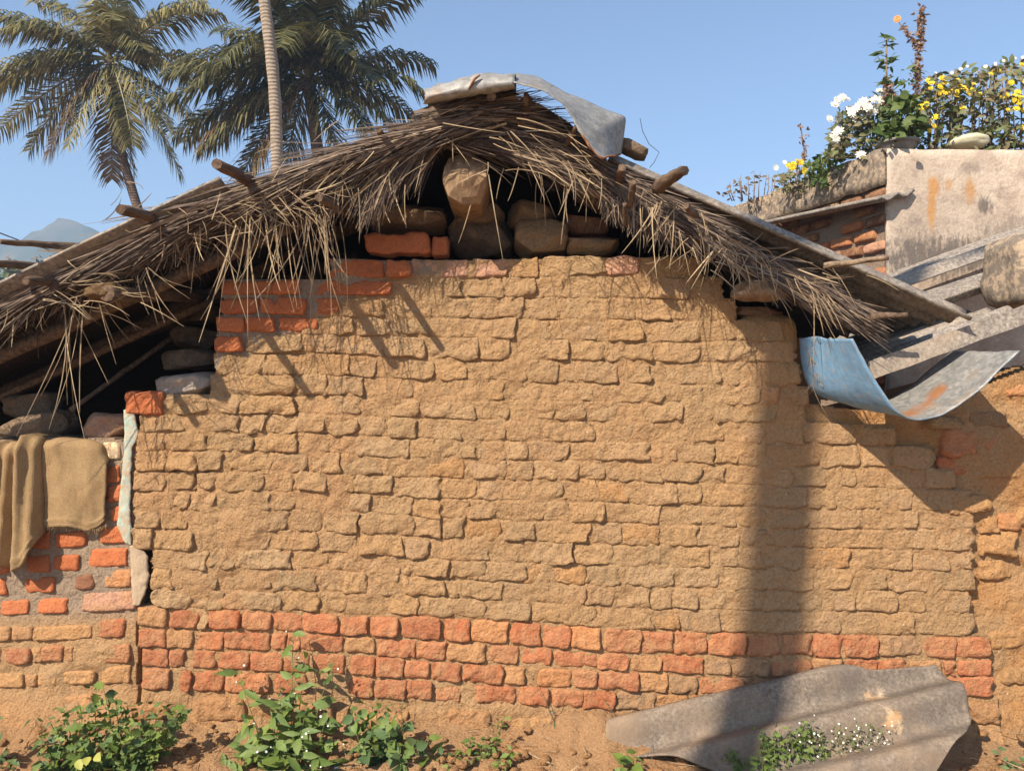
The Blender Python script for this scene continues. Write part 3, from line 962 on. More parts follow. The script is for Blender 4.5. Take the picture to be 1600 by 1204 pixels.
# plaster left on the wall's left edge
def patch(name, poly_rows, mat, parent, y=-0.012, thick=0.03, seed=0):
    """poly_rows: (py, left px, right px)"""
    rows = []
    n = 16
    for i in range(n * 3):
        t = i / (n * 3 - 1)
        py = poly_rows[0][0] + t * (poly_rows[-1][0] - poly_rows[0][0])
        l = np.interp(py, [r[0] for r in poly_rows], [r[1] for r in poly_rows]) + 2.2 * float(fbm(py * 0.09 + seed, 0.5, 3, 5))
        r_ = np.interp(py, [r[0] for r in poly_rows], [r[2] for r in poly_rows]) + 3.4 * float(fbm(py * 0.08 + seed, 8.5, 3, 6))
        row = []
        for j in range(9):
            px = l + (r_ - l) * j / 8
            yy = y + 0.004 * float(fbm(px * 0.12 + seed, py * 0.12, 3, 9)) + 0.004 * (abs(j - 4) / 4) ** 4
            row.append(P(px, py, 0) + Vector((0, yy, 0)))
        rows.append([tuple(p) for p in row])
    return grid_solid(name, np.array(rows), thick, mat, parent, direction=(0, -1, 0))
patch('painted_plaster', [(640, 193, 209), (680, 195, 218), (700, 195, 208), (730, 191, 205), (790, 186, 205), (822, 182, 205), (850, 197, 205)], PAINT_TURQ, gable, -0.004, 0.012, 3)
patch('cement_plaster', [(852, 204, 218), (868, 204, 232), (900, 205, 233), (930, 206, 226), (945, 208, 218)], CEMENT_PALE, gable, -0.006, 0.015, 8)

# dark interior: back and side walls under the roof
def slab(name, pts, thick_vec, mat, parent):
    a = [Vector(p) for p in pts]; t = Vector(thick_vec); n = len(a)
    V = a + [p + t for p in a]
    Fc = [list(range(n))[::-1], [i + n for i in range(n)]] + [[i, (i + 1) % n, (i + 1) % n + n, i + n] for i in range(n)]
    return link_mesh(name, [tuple(v) for v in V], Fc, mat, parent, smooth=False)
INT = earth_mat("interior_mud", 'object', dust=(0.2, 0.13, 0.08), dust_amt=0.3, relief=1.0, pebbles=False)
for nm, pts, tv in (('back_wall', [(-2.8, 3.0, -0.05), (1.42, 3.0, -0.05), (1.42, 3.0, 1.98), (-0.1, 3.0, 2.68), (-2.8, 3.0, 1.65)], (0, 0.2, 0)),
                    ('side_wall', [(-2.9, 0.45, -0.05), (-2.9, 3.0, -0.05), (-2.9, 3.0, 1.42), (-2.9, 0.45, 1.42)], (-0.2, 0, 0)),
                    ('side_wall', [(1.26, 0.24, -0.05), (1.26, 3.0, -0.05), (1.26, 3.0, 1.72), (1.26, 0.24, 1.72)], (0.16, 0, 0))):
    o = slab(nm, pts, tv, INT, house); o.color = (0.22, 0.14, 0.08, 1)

# ---- roof
TOP = [(-420, 600), (-120, 502), (0, 462), (180, 372), (330, 306), (560, 226), (700, 182), (790, 156), (840, 160), (890, 192), (960, 262), (1060, 318), (1180, 386), (1280, 446), (1372, 494)]
BOT = [(-420, 690), (-120, 590), (0, 536), (110, 480), (230, 430), (350, 384), (480, 322), (590, 250), (690, 206), (790, 204), (870, 244), (940, 290), (1060, 352), (1180, 420), (1300, 470), (1372, 500)]
def bed():
    YF, YB = -0.10, 3.1
    xs = np.linspace(-420, 1372, 150)
    top = np.interp(xs, *zip(*TOP)); bot = np.interp(xs, *zip(*BOT))
    bot = bot + 5 * fbm(xs * 0.03, xs * 0, 3, 4)
    ny = 8
    V = []; Fc = []
    for i, x in enumerate(xs):
        for j in range(ny):
            y = YF + (YB - YF) * (j / (ny - 1)) ** 2
            a = P(x, top[i], YF); b = P(x, bot[i], YF)
            V.append((a.x, y, a.z)); V.append((b.x, y, b.z))
    st = ny * 2
    for i in range(len(xs) - 1):
        for j in range(ny - 1):
            a = i * st + j * 2
            Fc.append([a, a + st, a + st + 2, a + 2]); Fc.append([a + 1, a + 3, a + st + 3, a + st + 1])
        a = i * st
        Fc.append([a, a + 1, a + st + 1, a + st])
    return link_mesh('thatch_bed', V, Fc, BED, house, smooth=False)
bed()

class Straw:
    def __init__(self): self.parts = []
    def add(self, p0, d, L, droop, w, S=5, curl=0.12):
        n = len(p0)
        t = np.linspace(0, 1, S + 1)[None, :, None]
        d = d / (np.linalg.norm(d, axis=1, keepdims=True) + 1e-9)
        c1 = rng.normal(0, curl, (n, 1, 3)) * L[:, None, None]
        pts = p0[:, None, :] + d[:, None, :] * L[:, None, None] * t + c1 * t ** 2
        pts[..., 2] -= (droop * L)[:, None] * t[..., 0] ** 2
        tang = np.gradient(pts, axis=1)
        tang /= np.linalg.norm(tang, axis=2, keepdims=True) + 1e-9
        rv = rng.normal(0, 1, (n, 1, 3)) * np.array([0.6, 0.35, 0.6])
        rv = rv + np.array([0, -0.1, 0.2])
        side = np.cross(tang, np.array([0, 1.0, 0])[None, None, :] + rv * 0.7)
        side /= np.linalg.norm(side, axis=2, keepdims=True) + 1e-9
        ww = w[:, None, None] * (1 - 0.75 * t ** 3) * 0.5
        self.parts.append((pts - side * ww, pts + side * ww))
    def build(self, name, mat, parent):
        Vs = []; Fs = []; off = 0
        for a, b in self.parts:
            n, s, _ = a.shape
            V = np.stack([a, b], 2).reshape(-1, 3)
            i, j = np.meshgrid(np.arange(n), np.arange(s - 1), indexing='ij')
            k = (i * s + j).ravel() * 2 + off
            Fs.append(np.stack([k, k + 1, k + 3, k + 2], -1))
            Vs.append(V); off += len(V)
        o = link_mesh(name, np.concatenate(Vs), np.concatenate(Fs), mat, parent, smooth=False)
        o['kind'] = 'stuff'
        return o

def band(S, path, th, n, ang=0.0, jit=0.12, L=(0.25, 0.6), droop=(0, 0.15), y=(-0.44, -0.28), w=(0.0022, 0.0048), curl=0.05, th0=0.0, tr=(0.0, 1.0)):
    """Straws lying along a polyline traced in the photo, offset below it by th pixels, turned by ang radians."""
    path = np.array(path, float)
    seg = np.linalg.norm(np.diff(path, axis=0), axis=1); cum = np.concatenate([[0], np.cumsum(seg)])
    s = rng.uniform(tr[0], tr[1], n) * cum[-1]
    px = np.interp(s, cum, path[:, 0]); py = np.interp(s, cum, path[:, 1])
    px2 = np.interp(np.minimum(s + 12, cum[-1]), cum, path[:, 0]); py2 = np.interp(np.minimum(s + 12, cum[-1]), cum, path[:, 1])
    px1 = np.interp(np.maximum(s - 12, 0), cum, path[:, 0]); py1 = np.interp(np.maximum(s - 12, 0), cum, path[:, 1])
    tx = px2 - px1; tz = -(py2 - py1)
    nn = np.hypot(tx, tz) + 1e-9; tx /= nn; tz /= nn
    o = th0 + rng.uniform(0, 1, n) * (th - th0)
    ph = rng.uniform(0, 50)
    lock = fbm(s * 0.045 + ph, o * 0.03, 3, 77)
    keep = (fbm(s * 0.06 + ph, o * 0.05, 2, 78) > -0.28) | (rng.uniform(0, 1, n) < 0.3)
    o = o + 7 * fbm(s * 0.03 + ph, 0 * s, 3, 79)
    yy = rng.uniform(y[0], y[1], n)
    p0 = Pn(px, py + o, yy)
    a = ang + rng.normal(0, jit, n) + 0.30 * lock
    dx = tx * np.cos(a) - tz * np.sin(a); dz = tx * np.sin(a) + tz * np.cos(a)
    dy = rng.normal(0, 0.10, n)
    k = keep; m_ = int(k.sum())
    S.add(p0[k], np.stack([dx, dy, dz], -1)[k], rng.uniform(L[0], L[1], m_), rng.uniform(droop[0], droop[1], m_), rng.uniform(w[0], w[1], m_) * np.where(rng.uniform(0, 1, m_) < 0.09, rng.uniform(2.0, 3.4, m_), 1.0), curl=curl)

st = Straw()
LT = [(800, 148), (700, 170), (560, 216), (440, 258), (330, 298), (180, 366), (60, 428), (-60, 478)]
FR = (-0.36, -0.19)
band(st, LT, 34, 2100, 0.0, 0.05, (0.12, 0.34), (0, 0.06), FR, th0=13)
band(st, LT, 52, 1900, 0.03, 0.10, (0.1, 0.3), (0, 0.15), (-0.33, -0.19), th0=20)
band(st, LT, 26, 300, -0.01, 0.03, (0.25, 0.55), (0, 0.05), (-0.38, -0.28), w=(0.0025, 0.005), th0=12, tr=(0.05, 0.6))
# left slope lower layers
L2 = [(560, 268), (470, 310), (380, 336), (300, 362), (200, 404), (100, 448), (0, 490), (-80, 516)]
band(st, L2, 18, 1500, 0.0, 0.2, (0.08, 0.2), (0.0, 0.2), (-0.26, -0.10), th0=-40)
band(st, L2, 26, 600, 0.2, 0.5, (0.04, 0.12), (0.1, 0.5), (-0.28, -0.08), th0=-10)
# left fan under the ridge, combed steeply down
band(st, [(700, 196), (660, 208), (620, 228), (585, 250)], 26, 1000, 0.50, 0.16, (0.10, 0.24), (0.1, 0.3), (-0.28, -0.10), curl=0.06)
band(st, [(610, 226), (520, 264)], 34, 560, 0.4, 0.25, (0.08, 0.2), (0.1, 0.4), (-0.28, -0.10), curl=0.08)
# drape on the right of the ridge
DR = [(676, 188), (740, 196), (810, 212), (870, 236), (925, 254)]
band(st, DR, 32, 1800, -0.06, 0.09, (0.14, 0.34), (-0.12, 0.06), (-0.28, -0.12), curl=0.05, tr=(0, 0.66), th0=-8)
band(st, [(680, 172), (760, 174), (830, 188), (885, 222), (930, 256)], 22, 700, 0.0, 0.09, (0.12, 0.28), (0, 0.08), (-0.30, -0.16), curl=0.05, th0=-8, tr=(0, 0.8))
band(st, [(640, 176), (720, 160), (790, 154), (830, 162)], 22, 420, 0.0, 0.06, (0.12, 0.3), (0, 0.05), (-0.37, -0.24), curl=0.04, th0=-4, tr=(0, 0.7))
# right slope
RT = [(900, 236), (960, 272), (1060, 322), (1180, 394), (1280, 450), (1366, 492)]
band(st, RT, 30, 2500, 0.0, 0.08, (0.10, 0.26), (0, 0.08), (-0.25, -0.11), th0=-8, tr=(0, 0.90), w=(0.002, 0.004))
band(st, [(1000, 322), (1060, 354), (1180, 420), (1290, 464)], 14, 1300, 0.0, 0.2, (0.06, 0.2), (0.0, 0.2), (-0.24, -0.10), th0=-28, w=(0.002, 0.004))
band(st, [(930, 275), (985, 300), (1040, 330)], 26, 500, -0.5, 0.5, (0.05, 0.12), (0.1, 0.5), (-0.26, -0.12))
# frayed ends all along the lower edge
band(st, [(x, y - 16) for x, y in BOT if -130 < x < 1330], 16, 1100, -0.4, 0.8, (0.03, 0.09), (0.2, 0.9), (-0.18, -0.04), curl=0.15)
st.build('thatch', STRAW, house)

# pale stalks hanging loose
hp = Straw()
def hang(px, py, n, L, spread=14, lean=0.0, jl=0.16, y=(-0.34, -0.2), w=(0.0025, 0.0055), droop=(0.2, 0.8)):
    n = max(2, int(n * (0.45 if 540 < px < 900 else 0.75)))
    q = rng.normal(0, 1, n)
    p0 = Pn(px + q * spread, py + rng.normal(0, 8, n), rng.uniform(y[0], y[1], n))
    d = np.stack([lean + rng.normal(0, jl, n), rng.normal(-0.05, 0.1, n), -np.ones(n)], -1)
    hp.add(p0, d, rng.uniform(L[0], L[1], n), rng.uniform(*droop, n) * 0.2, rng.uniform(w[0], w[1], n), S=6, curl=0.16)
for a in [(372, 335, 12, (0.2, 0.46)), (400, 330, 14, (0.2, 0.44)), (490, 330, 18, (0.2, 0.42), 12, 0.12), (510, 345, 12, (0.2, 0.34), 8, 0.12),
          (430, 338, 10, (0.15, 0.35)), (455, 340, 8, (0.15, 0.3)), (330, 345, 10, (0.1, 0.22), 26), (300, 360, 8, (0.1, 0.22), 24),
          (272, 365, 16, (0.05, 0.16), 7), (120, 470, 9, (0.3, 0.52), 6, -0.12, 0.25), (100, 470, 5, (0.25, 0.5), 6, 0.12, 0.2), (50, 475, 14, (0.05, 0.14), 18),
          (200, 425, 9, (0.12, 0.26), 30, 0.25), (150, 440, 6, (0.15, 0.3), 10, 0.3), (10, 490, 10, (0.05, 0.13), 16),
          (560, 290, 20, (0.08, 0.22), 16, -0.15), (600, 270, 20, (0.06, 0.22), 20, -0.2), (640, 250, 12, (0.06, 0.2), 16, -0.2),
          (540, 270, 6, (0.08, 0.2), 14, 0.2), (505, 300, 8, (0.08, 0.18), 20),
          (765, 262, 5, (0.12, 0.40), 12, 0.05, 0.2), (800, 258, 8, (0.08, 0.22), 18, -0.2, 0.35), (880, 280, 9, (0.08, 0.2), 16, -0.15, 0.25), (850, 275, 6, (0.06, 0.16), 16),
          (930, 285, 9, (0.04, 0.13), 14), (1045, 325, 22, (0.08, 0.22), 16, -0.2, 0.35), (1080, 345, 12, (0.1, 0.2), 14, 0.25, 0.2), (1010, 310, 8, (0.06, 0.18), 12, -0.2),
          (1130, 390, 14, (0.08, 0.2), 16, -0.6, 0.4), (1165, 400, 12, (0.06, 0.16), 16, -0.2, 0.5), (1190, 410, 8, (0.05, 0.12), 14), (1278, 462, 18, (0.06, 0.14), 12, 0.5, 0.3),
          (1270, 450, 2, (0.28, 0.34), 5, 0.1, 0.05), (690, 220, 6, (0.06, 0.16), 16, 0.2, 0.4)]:
    hang(*a)
# flying stalks that lie across the thatch at odd angles
def cross(px, py, n, L, spread=(40, 14), base=0.0, jit=0.7):
    p0 = Pn(px + rng.normal(0, spread[0], n), py + rng.normal(0, spread[1], n), rng.uniform(-0.40, -0.32, n))
    a = base + rng.normal(0, jit, n)
    d = np.stack([np.cos(a), rng.normal(-0.1, 0.15, n), -np.sin(a)], -1)
    hp.add(p0, d, rng.uniform(L[0], L[1], n), rng.uniform(0, 0.2, n), rng.uniform(0.002, 0.0042, n), S=5, curl=0.2)
cross(430, 312, 70, (0.05, 0.16), (60, 16)); cross(300, 352, 50, (0.05, 0.14), (60, 18)); cross(120, 450, 40, (0.08, 0.2), (50, 16), 0.1, 0.4)
cross(560, 252, 20, (0.06, 0.18), (60, 20), 2.6, 0.5); cross(770, 190, 12, (0.1, 0.24), (50, 18), 0.35, 0.2); cross(870, 225, 14, (0.08, 0.2), (36, 18), 0.7, 0.3)
cross(1120, 380, 40, (0.05, 0.16), (40, 14), 1.0, 0.9); cross(1220, 425, 40, (0.05, 0.15), (50, 12), 0.6, 0.5); cross(840, 266, 12, (0.06, 0.16), (40, 10), 0.8, 0.8)
hp.build('loose_straw', STRAW_PALE, house)

# ridge beam: a big rough hewn log end
def ridge_beam():
    out = [(395, 570), (460, 540), (545, 528), (585, 560), (640, 620), (648, 700), (645, 760), (600, 860), (540, 872), (480, 875), (400, 830), (365, 740), (368, 700), (372, 640)]
    pts = [(600 + x / 4, 100 + y / 4) for x, y in out]
    cx = sum(p[0] for p in pts) / len(pts); cy = sum(p[1] for p in pts) / len(pts)
    n = len(pts); V = []; Fc = []
    rings = [(0.6, 1.0), (-0.12, 1.0), (-0.225, 1.0), (-0.245, 0.95), (-0.255, 0.74), (-0.26, 0.48), (-0.262, 0.22)]
    rb_ = random.Random(4)
    for y, s in rings:
        for i, (x, yy) in enumerate(pts):
            qx = cx + (x - cx) * s; qy = cy + (yy - cy) * s
            pp = P(qx, qy, -0.235)
            dy = 0.0
            if y < -0.2:            # hewn in two rough facets: the upper one leans back, the lower one is steeper
                dy = 0.0016 * max(0, cy - 2 - qy) + 0.0012 * max(0, qy - cy + 2) * (0.6 + 0.02 * (qx - cx)) + 0.010 * mnoise.noise(Vector((qx * 0.06, qy * 0.06, 3.0))) + 0.004 * mnoise.noise(Vector((qx * 0.2, qy * 0.2, 5.0)))
            V.append((pp.x + rb_.uniform(-.003, .003), y + dy, pp.z + rb_.uniform(-.003, .003)))
    for r in range(len(rings) - 1):
        for i in range(n):
            j = (i + 1) % n
            Fc.append([r * n + i, r * n + j, (r + 1) * n + j, (r + 1) * n + i])
    Fc.append([(len(rings) - 1) * n + i for i in range(n)])
    return link_mesh('ridge_beam', V, Fc, WOOD_BEAM, house, smooth=False)
ridge_beam()

def pole(name, tip, base, yt, yb, r, mat=WOOD_DARK, sides=8, wob=0.25, seed=1, parent=None, n=9, bend=0.0):
    a = P(*tip, yt); b = P(*base, yb)
    b = a + (b - a) * 1.12
    pts = lerp_path(a, b, n)
    for i, p in enumerate(pts):
        t = i / (n - 1)
        pts[i] = p + Vector((0, 0, math.sin(t * math.pi) * bend + random.uniform(-1, 1) * r * 0.10))
    return tube(name, pts, [r * (0.8 + 0.3 * i / (n - 1)) for i in range(n)], mat, parent or house, sides, wob, seed)
pole('purlin', (338, 256), (425, 300), -0.64, -0.10, 0.025, WOOD_DARK, seed=1)
pole('purlin', (188, 326), (282, 350), -0.62, -0.10, 0.022, WOOD_DARK, seed=2)
pole('purlin', (498, 309), (540, 332), -0.50, -0.05, 0.019, WOOD_DARK, seed=18)
pole('purlin', (0, 377), (160, 390), -0.52, -0.10, 0.014, WOOD_DARK, seed=3, wob=0.5)
pole('purlin', (-20, 410), (104, 420), -0.52, -0.10, 0.017, WOOD_DARK, seed=4)
pole('purlin', (1068, 266), (1032, 290), -0.58, -0.34, 0.025, WOOD_DARK, seed=5, wob=0.4)
pole('purlin', (592, 202), (603, 226), -0.41, -0.21, 0.014, WOOD_DARK, seed=6)
pole('purlin', (823, 150), (822, 184), -0.39, -0.27, 0.016, WOOD_DARK, seed=7)
pole('purlin', (902, 196), (884, 228), -0.41, -0.27, 0.013, WOOD_DARK, seed=8)
pole('purlin', (768, 150), (765, 160), -0.41, -0.21, 0.022, WOOD_DARK, seed=9)
pole('purlin', (664, 190), (682, 232), -0.37, -0.25, 0.012, WOOD_DARK, seed=10)
pole('purlin', (990, 284), (984, 318), -0.38, -0.27, 0.014, WOOD_DARK, seed=11)
pole('purlin', (972, 262), (968, 280), -0.39, -0.25, 0.018, WOOD_DARK, seed=12)
pole('purlin', (976, 318), (977, 348), -0.35, -0.27, 0.010, WOOD_DARK, seed=13)
pole('purlin', (1388, 402), (1298, 414), -0.34, -0.30, 0.011, WOOD_PALE, seed=14, wob=0.4)
pole('purlin', (40, 438), (90, 440), -0.52, -0.30, 0.018, WOOD_DARK, seed=15)
pole('purlin', (1418, 492), (1366, 494), -0.30, -0.28, 0.013, WOOD_DARK, seed=16, wob=0.4)
pole('purlin', (1072, 322), (1085, 335), -0.46, -0.36, 0.014, WOOD_DARK, seed=17)
# rafters under the thatch
def rafter(pa, pb, ya, yb, r, mat, seed, n=12):
    pts = lerp_path(P(*pa, ya), P(*pb, yb), n)
    pts = [p + Vector((0, 0, random.uniform(-1, 1) * r * 0.15)) for p in pts]
    return tube('rafter', pts, [r] * n, mat, house, 9, 0.22, seed)
rafter((900, 282), (1364, 494), -0.12, -0.16, 0.030, WOOD_PALE, 21)
rafter((900, 300), (1330, 505), 0.15, 0.12, 0.035, WOOD_DARK, 22)
rafter((640, 270), (-120, 610), -0.10, -0.14, 0.030, WOOD_DARK, 23)
rafter((600, 330), (-150, 690), 0.35, 0.35, 0.035, WOOD_DARK, 24)
rafter((560, 400), (-120, 640), 0.8, 0.8, 0.035, WOOD_DARK, 25)
rafter((330, 470), (-40, 640), 0.25, 0.2, 0.018, WOOD_DARK, 26)
rafter((280, 520), (110, 640), 0.5, 0.1, 0.012, WOOD_DARK, 27)
# beam across the open left side, with a clay lump on it
tube('lintel', lerp_path(P(330, 462, 0.4), P(166, 458, -0.38), 8), [0.032] * 8, WOOD_DARK, house, 9, 0.2, 31)
blob('wall_plate', P(1197, 450, -0.10), (0.25, 0.26, 0.105), 77, WOOD_PALE, house, 2.6, 0.10, rot=(0, -0.1, 0))
o = blob('clay_lump', P(163, 456, -0.33), (0.13, 0.12, 0.066), 78, DUNG, house, 2.6, 0.16, (0.40, 0.25, 0.11), (0, -0.15, 0)); o.color = (0.24, 0.155, 0.08, 1)
# wire binding on the rafter end
for t in (0.86, 0.94):
    c = P(900, 282, -0.12).lerp(P(1364, 494, -0.16), t)
    ax = (P(1364, 494, -0.16) - P(900, 282, -0.12)).normalized()
    u = ax.orthogonal().normalized(); v = ax.cross(u)
    pts = [c + (u * math.cos(k / 12 * 2 * math.pi) + v * math.sin(k / 12 * 2 * math.pi)) * 0.038 for k in range(13)]
    tube('binding_wire', pts, 0.0022, POT, house, 5)

# corrugated sheets laid over the thatch
def corrugated(name, o, u, v, ul, vl, pitch, amp, mat, parent, thick=0.006, nu=40, nv=None, edge=None, wobble=0.0, seed=0, phase=0.0, direction=(0, 0, 1)):
    """Ridges run along u; the wave goes across v."""
    o = np.array(o); u = np.array(Vector(u).normalized()); v = np.array(Vector(v).normalized())
    n = np.cross(u, v); n /= np.linalg.norm(n)
    if (n * np.array(direction)).sum() < 0: n = -n
    if nv is None: nv = max(8, int(vl / pitch * 12))
    S, T = np.meshgrid(np.linspace(0, 1, nu), np.linspace(0, 1, nv), indexing='ij')
    us = S * ul; vs = T * vl
    if edge is not None:
        us, vs = edge(S, T, us, vs)
    h = amp * np.cos(2 * math.pi * vs / pitch + phase) + wobble * fbm(us * 3 + seed, vs * 3, 3, 5)
    pts = o + us[..., None] * u + vs[..., None] * v + h[..., None] * n
    return grid_solid(name, pts, thick, mat, parent, direction=direction)
# right slope
a = P(955, 238, -0.22); b = P(1522, 488, -0.22)
def rag_r(S, T, us, vs):
    return us + 0.012 * fbm(S * 3, vs * 40, 3, 3) * (S > 0.9), vs
corrugated('roof_sheet', a, b - a, (0.0, 1, 0), (b - a).length, 2.9, 0.146, 0.026, ASBESTOS_DARK, house, 0.007, 30, 200, rag_r, 0.004, 2, phase=2.4)
# left slope: the edge is a thin bright line over the straw
a = P(345, 281, -0.39); b = P(-160, 522, -0.39)
corrugated('roof_sheet', a, b - a, (0.0, 1, 0), (b - a).length, 2.9, 0.146, 0.018, ASBESTOS, house, 0.012, 30, 200, None, 0.004, 5, phase=0.4)

# ------------------------------------------------------------------ bent metal sheets
def profile_sheet(name, front, back, yf, yb, mat, thick=0.002, nseg=60, ny=14, parent=None, dent=0.006, seed=0, jag=0.0):
    """Sheet ruled between a traced front edge (at depth yf) and back edge (at depth yb)."""
    def resample(path):
        path = np.array(path, float)
        # smooth through the traced points
        c = np.concatenate([[0], np.cumsum(np.linalg.norm(np.diff(path, axis=0), axis=1))]); c /= c[-1]
        t = np.linspace(0, 1, nseg)
        xs = np.interp(t, c, path[:, 0]); ys = np.interp(t, c, path[:, 1])
        for _ in range(3):
            xs[1:-1] = (xs[:-2] + 2 * xs[1:-1] + xs[2:]) / 4; ys[1:-1] = (ys[:-2] + 2 * ys[1:-1] + ys[2:]) / 4
        return xs, ys
    fx, fy = resample(front); bx, by = resample(back)
    A = Pn(fx, fy, np.full(nseg, yf)); B = Pn(bx, by, np.full(nseg, yb))
    t = np.linspace(0, 1, ny)[None, :, None]
    if jag:
        A = A + (B - A) * (jag * np.abs(fbm(np.linspace(0, 6, nseg) + seed, np.zeros(nseg), 4, 7)))[:, None]
    pts = A[:, None, :] * (1 - t) + B[:, None, :] * t
    i, j = np.meshgrid(np.linspace(0, 1, nseg), np.linspace(0, 1, ny), indexing='ij')
    pts[..., 2] += dent * fbm(i * 5 + seed, j * 3, 3, 21)
    return pts
ridge_sheet = tag(empty('metal_sheet', P(830, 150, -0.3)), 'crumpled grey galvanised sheet bent over the ridge of the thatch', 'metal sheet')
def world_child(o, parent):
    adopt(o, parent); return o
# right flap
pts = profile_sheet('flap', [(800, 126), (838, 138), (870, 152), (884, 172), (905, 205), (925, 240), (938, 250)],
                    [(806, 114), (842, 117), (878, 145), (905, 158), (940, 168), (978, 180), (975, 205)], -0.46, -0.12, ZINC, dent=0.008, seed=2)
# the flap's lower right edge is traced apart
pts = profile_sheet('flap', [(803, 128), (850, 142), (878, 158), (900, 196), (922, 232), (940, 249)],
                    [(806, 113), (842, 120), (880, 144), (925, 160), (979, 181), (971, 243)], -0.47, -0.20, ZINC, dent=0.008, seed=2, jag=0.03)
world_child(grid_solid('flap', pts, 0.004, ZINC, None, direction=(0, -0.3, 1)), ridge_sheet)
# left rolled part
def roll():
    n = 26; m_ = 14
    rows = []
    for i in range(n):
        t = i / (n - 1)
        cx = 661 + t * 146; cyt = 139 - 25 * min(1, t * 1.65) + (0 if t < .6 else (t - .6) * 6)
        cyb = 163 - 23 * t
        row = []
        for j in range(m_):
            s = j / (m_ - 1)
            an = math.pi * 0.98 * s
            yy = -0.40 - 0.055 * math.sin(an) + (0.10 * (s > 0.9) if False else 0)
            py = cyb + (cyt - cyb) * (0.5 - 0.5 * math.cos(an))
            p = P(cx + 6 * math.sin(an) * (0.5 - t), py, yy)
            p.z += 0.004 * mnoise.noise(Vector((t * 9, s * 4, 1.0))) * 2
            row.append(tuple(p))
        # carry the sheet backwards over the ridge
        for k in range(1, 5):
            p = P(cx, cyt, -0.40); row.append((p.x, -0.40 + 0.12 * k, p.z - 0.01 * k + 0.012))
        rows.append(row)
    return np.array(rows)
world_child(grid_solid('rolled_edge', roll(), 0.004, ZINC, None, direction=(0, -1, 0.5)), ridge_sheet)
# rusted torn edges
eb = [Vector(p) for p in pts[-1][::2]]
world_child(tube('rusted_edge', [p + Vector((0, -0.002, 0)) for p in eb], 0.0045, RUST, None, 5, 0.5, 3), ridge_sheet)
ef = [Vector(p) for p in pts[-16:, 0]]
world_child(tube('rusted_edge', [p + Vector((0, -0.002, 0)) for p in ef], 0.004, RUST, None, 5, 0.6, 5), ridge_sheet)
world_child(tube('rusted_edge', [P(750, 117, -0.46), P(742, 124, -0.462), P(737, 132, -0.46), P(732, 140, -0.455)], [0.003, 0.006, 0.005, 0.002], RUST, None, 6, 0.6, 7), ridge_sheet)

hang_sheet = tag(empty('metal_sheet', P(1420, 600, -0.2)), 'bent sheet hanging like a trough, blue outside and bare grey inside', 'metal sheet')
front = [(1333, 530), (1354, 570), (1374, 604), (1388, 624), (1402, 639), (1418, 650), (1440, 655), (1472, 648), (1502, 631), (1530, 610), (1562, 580), (1595, 548)]
back = [(1250, 527), (1252, 560), (1257, 590), (1266, 610), (1285, 624), (1315, 632), (1350, 634), (1390, 622), (1420, 604), (1442, 586), (1466, 568), (1486, 551)]
pts = profile_sheet('trough', front, back, -0.40, -0.05, ZINC_IN, nseg=80, ny=20, dent=0.014, seed=6, jag=0.02)
inner = grid_solid('inner_face', pts, 0.0015, ZINC_IN, None, direction=(0, 0, 1))
nrm = np.cross(np.gradient(pts, axis=0), np.gradient(pts, axis=1)); nrm /= np.linalg.norm(nrm, axis=2, keepdims=True)
if (nrm[..., 2]).sum() < 0: nrm = -nrm
outer = grid_solid('outer_face', pts - nrm * 0.0022, 0.0015, BLUE, None, direction=(0, 0, 1))
world_child(inner, hang_sheet); world_child(outer, hang_sheet)
# straw caught on the blue side
cs = Straw()
n = 30
p0 = Pn(1262 + rng.uniform(0, 26, n), 540 + rng.uniform(0, 60, n), np.full(n, -0.14))
cs.add(p0, np.stack([rng.normal(0.3, 0.5, n), rng.normal(0, 0.05, n), -np.ones(n)], -1), rng.uniform(0.04, 0.12, n), rng.uniform(0, 0.2, n), rng.uniform(0.001, 0.004, n), curl=0.3)
o = cs.build('caught_straw', STRAW_PALE, None); tag(o, 'wisp of dry straw caught on the blue side of the hanging sheet', 'straw', kind='stuff')

# stone that weighs down the right slope
o = blob('stone', P(988, 234, -0.12), (0.13, 0.10, 0.055), 91, STONE_OBJ, None, 3.5, 0.08, (0.22, 0.17, 0.12), (0, 0.42, 0))
tag(o, 'flat brown stone weighing down the dark roof sheet beside the ridge metal', 'stone')

# thin loose wire above the right slope
pts = [P(1000, 185, -0.2), P(1004, 205, -0.2), P(1014, 225, -0.2), P(1030, 238, -0.2), P(1022, 254, -0.2), P(1015, 262, -0.2)]
tag(tube('wire', pts, 0.0013, WIRE, None, 5), 'thin loose wire curling up above the right roof slope', 'wire')

# ------------------------------------------------------------------ left low wall of red brick
lw_y = 0.015
def lw_inside(px, py):
    return (py > 686 + 4 * np.sin(px * 0.07)) & (px < 214 + 2 * np.sin(py * .1)) & (py < 1240)
def lw_yf(xx, zz, px, py):
    y = 0.006 * fbm(xx * 8, zz * 12, 4, 101) + 0.005 * fbm(xx * 30, zz * 30, 3, 102) + 0.004
    low = np.clip((py - 955) / 60, 0, 1)
    y = y - low * (0.012 + 0.022 * fbm(xx * 5, zz * 8, 4, 103)) - np.clip((py - 1080) / 80, 0, 1.5) * 0.08
    return y
def lw_col(xx, zz, px, py):
    t = np.clip((py - 950) / 30, 0, 1)
    c = lerp3(np.array((0.36, 0.28, 0.205, 1)), C_OCH, t)
    t2 = np.clip((py - 1075) / 40, 0, 1)[..., None]
    c = c * (1 - t2) + C_FOOT * t2
    c[..., 3] = 1
    return c
lw = wall_field('brick_wall', -258, 216, 684, 1235, 0.008, lw_inside, lw_yf, lw_col, MUD_TINT, None, 0.22, lw_y)
tag(lw, 'low wall of orange bricks in rough grey mortar under the draped sack', 'wall')
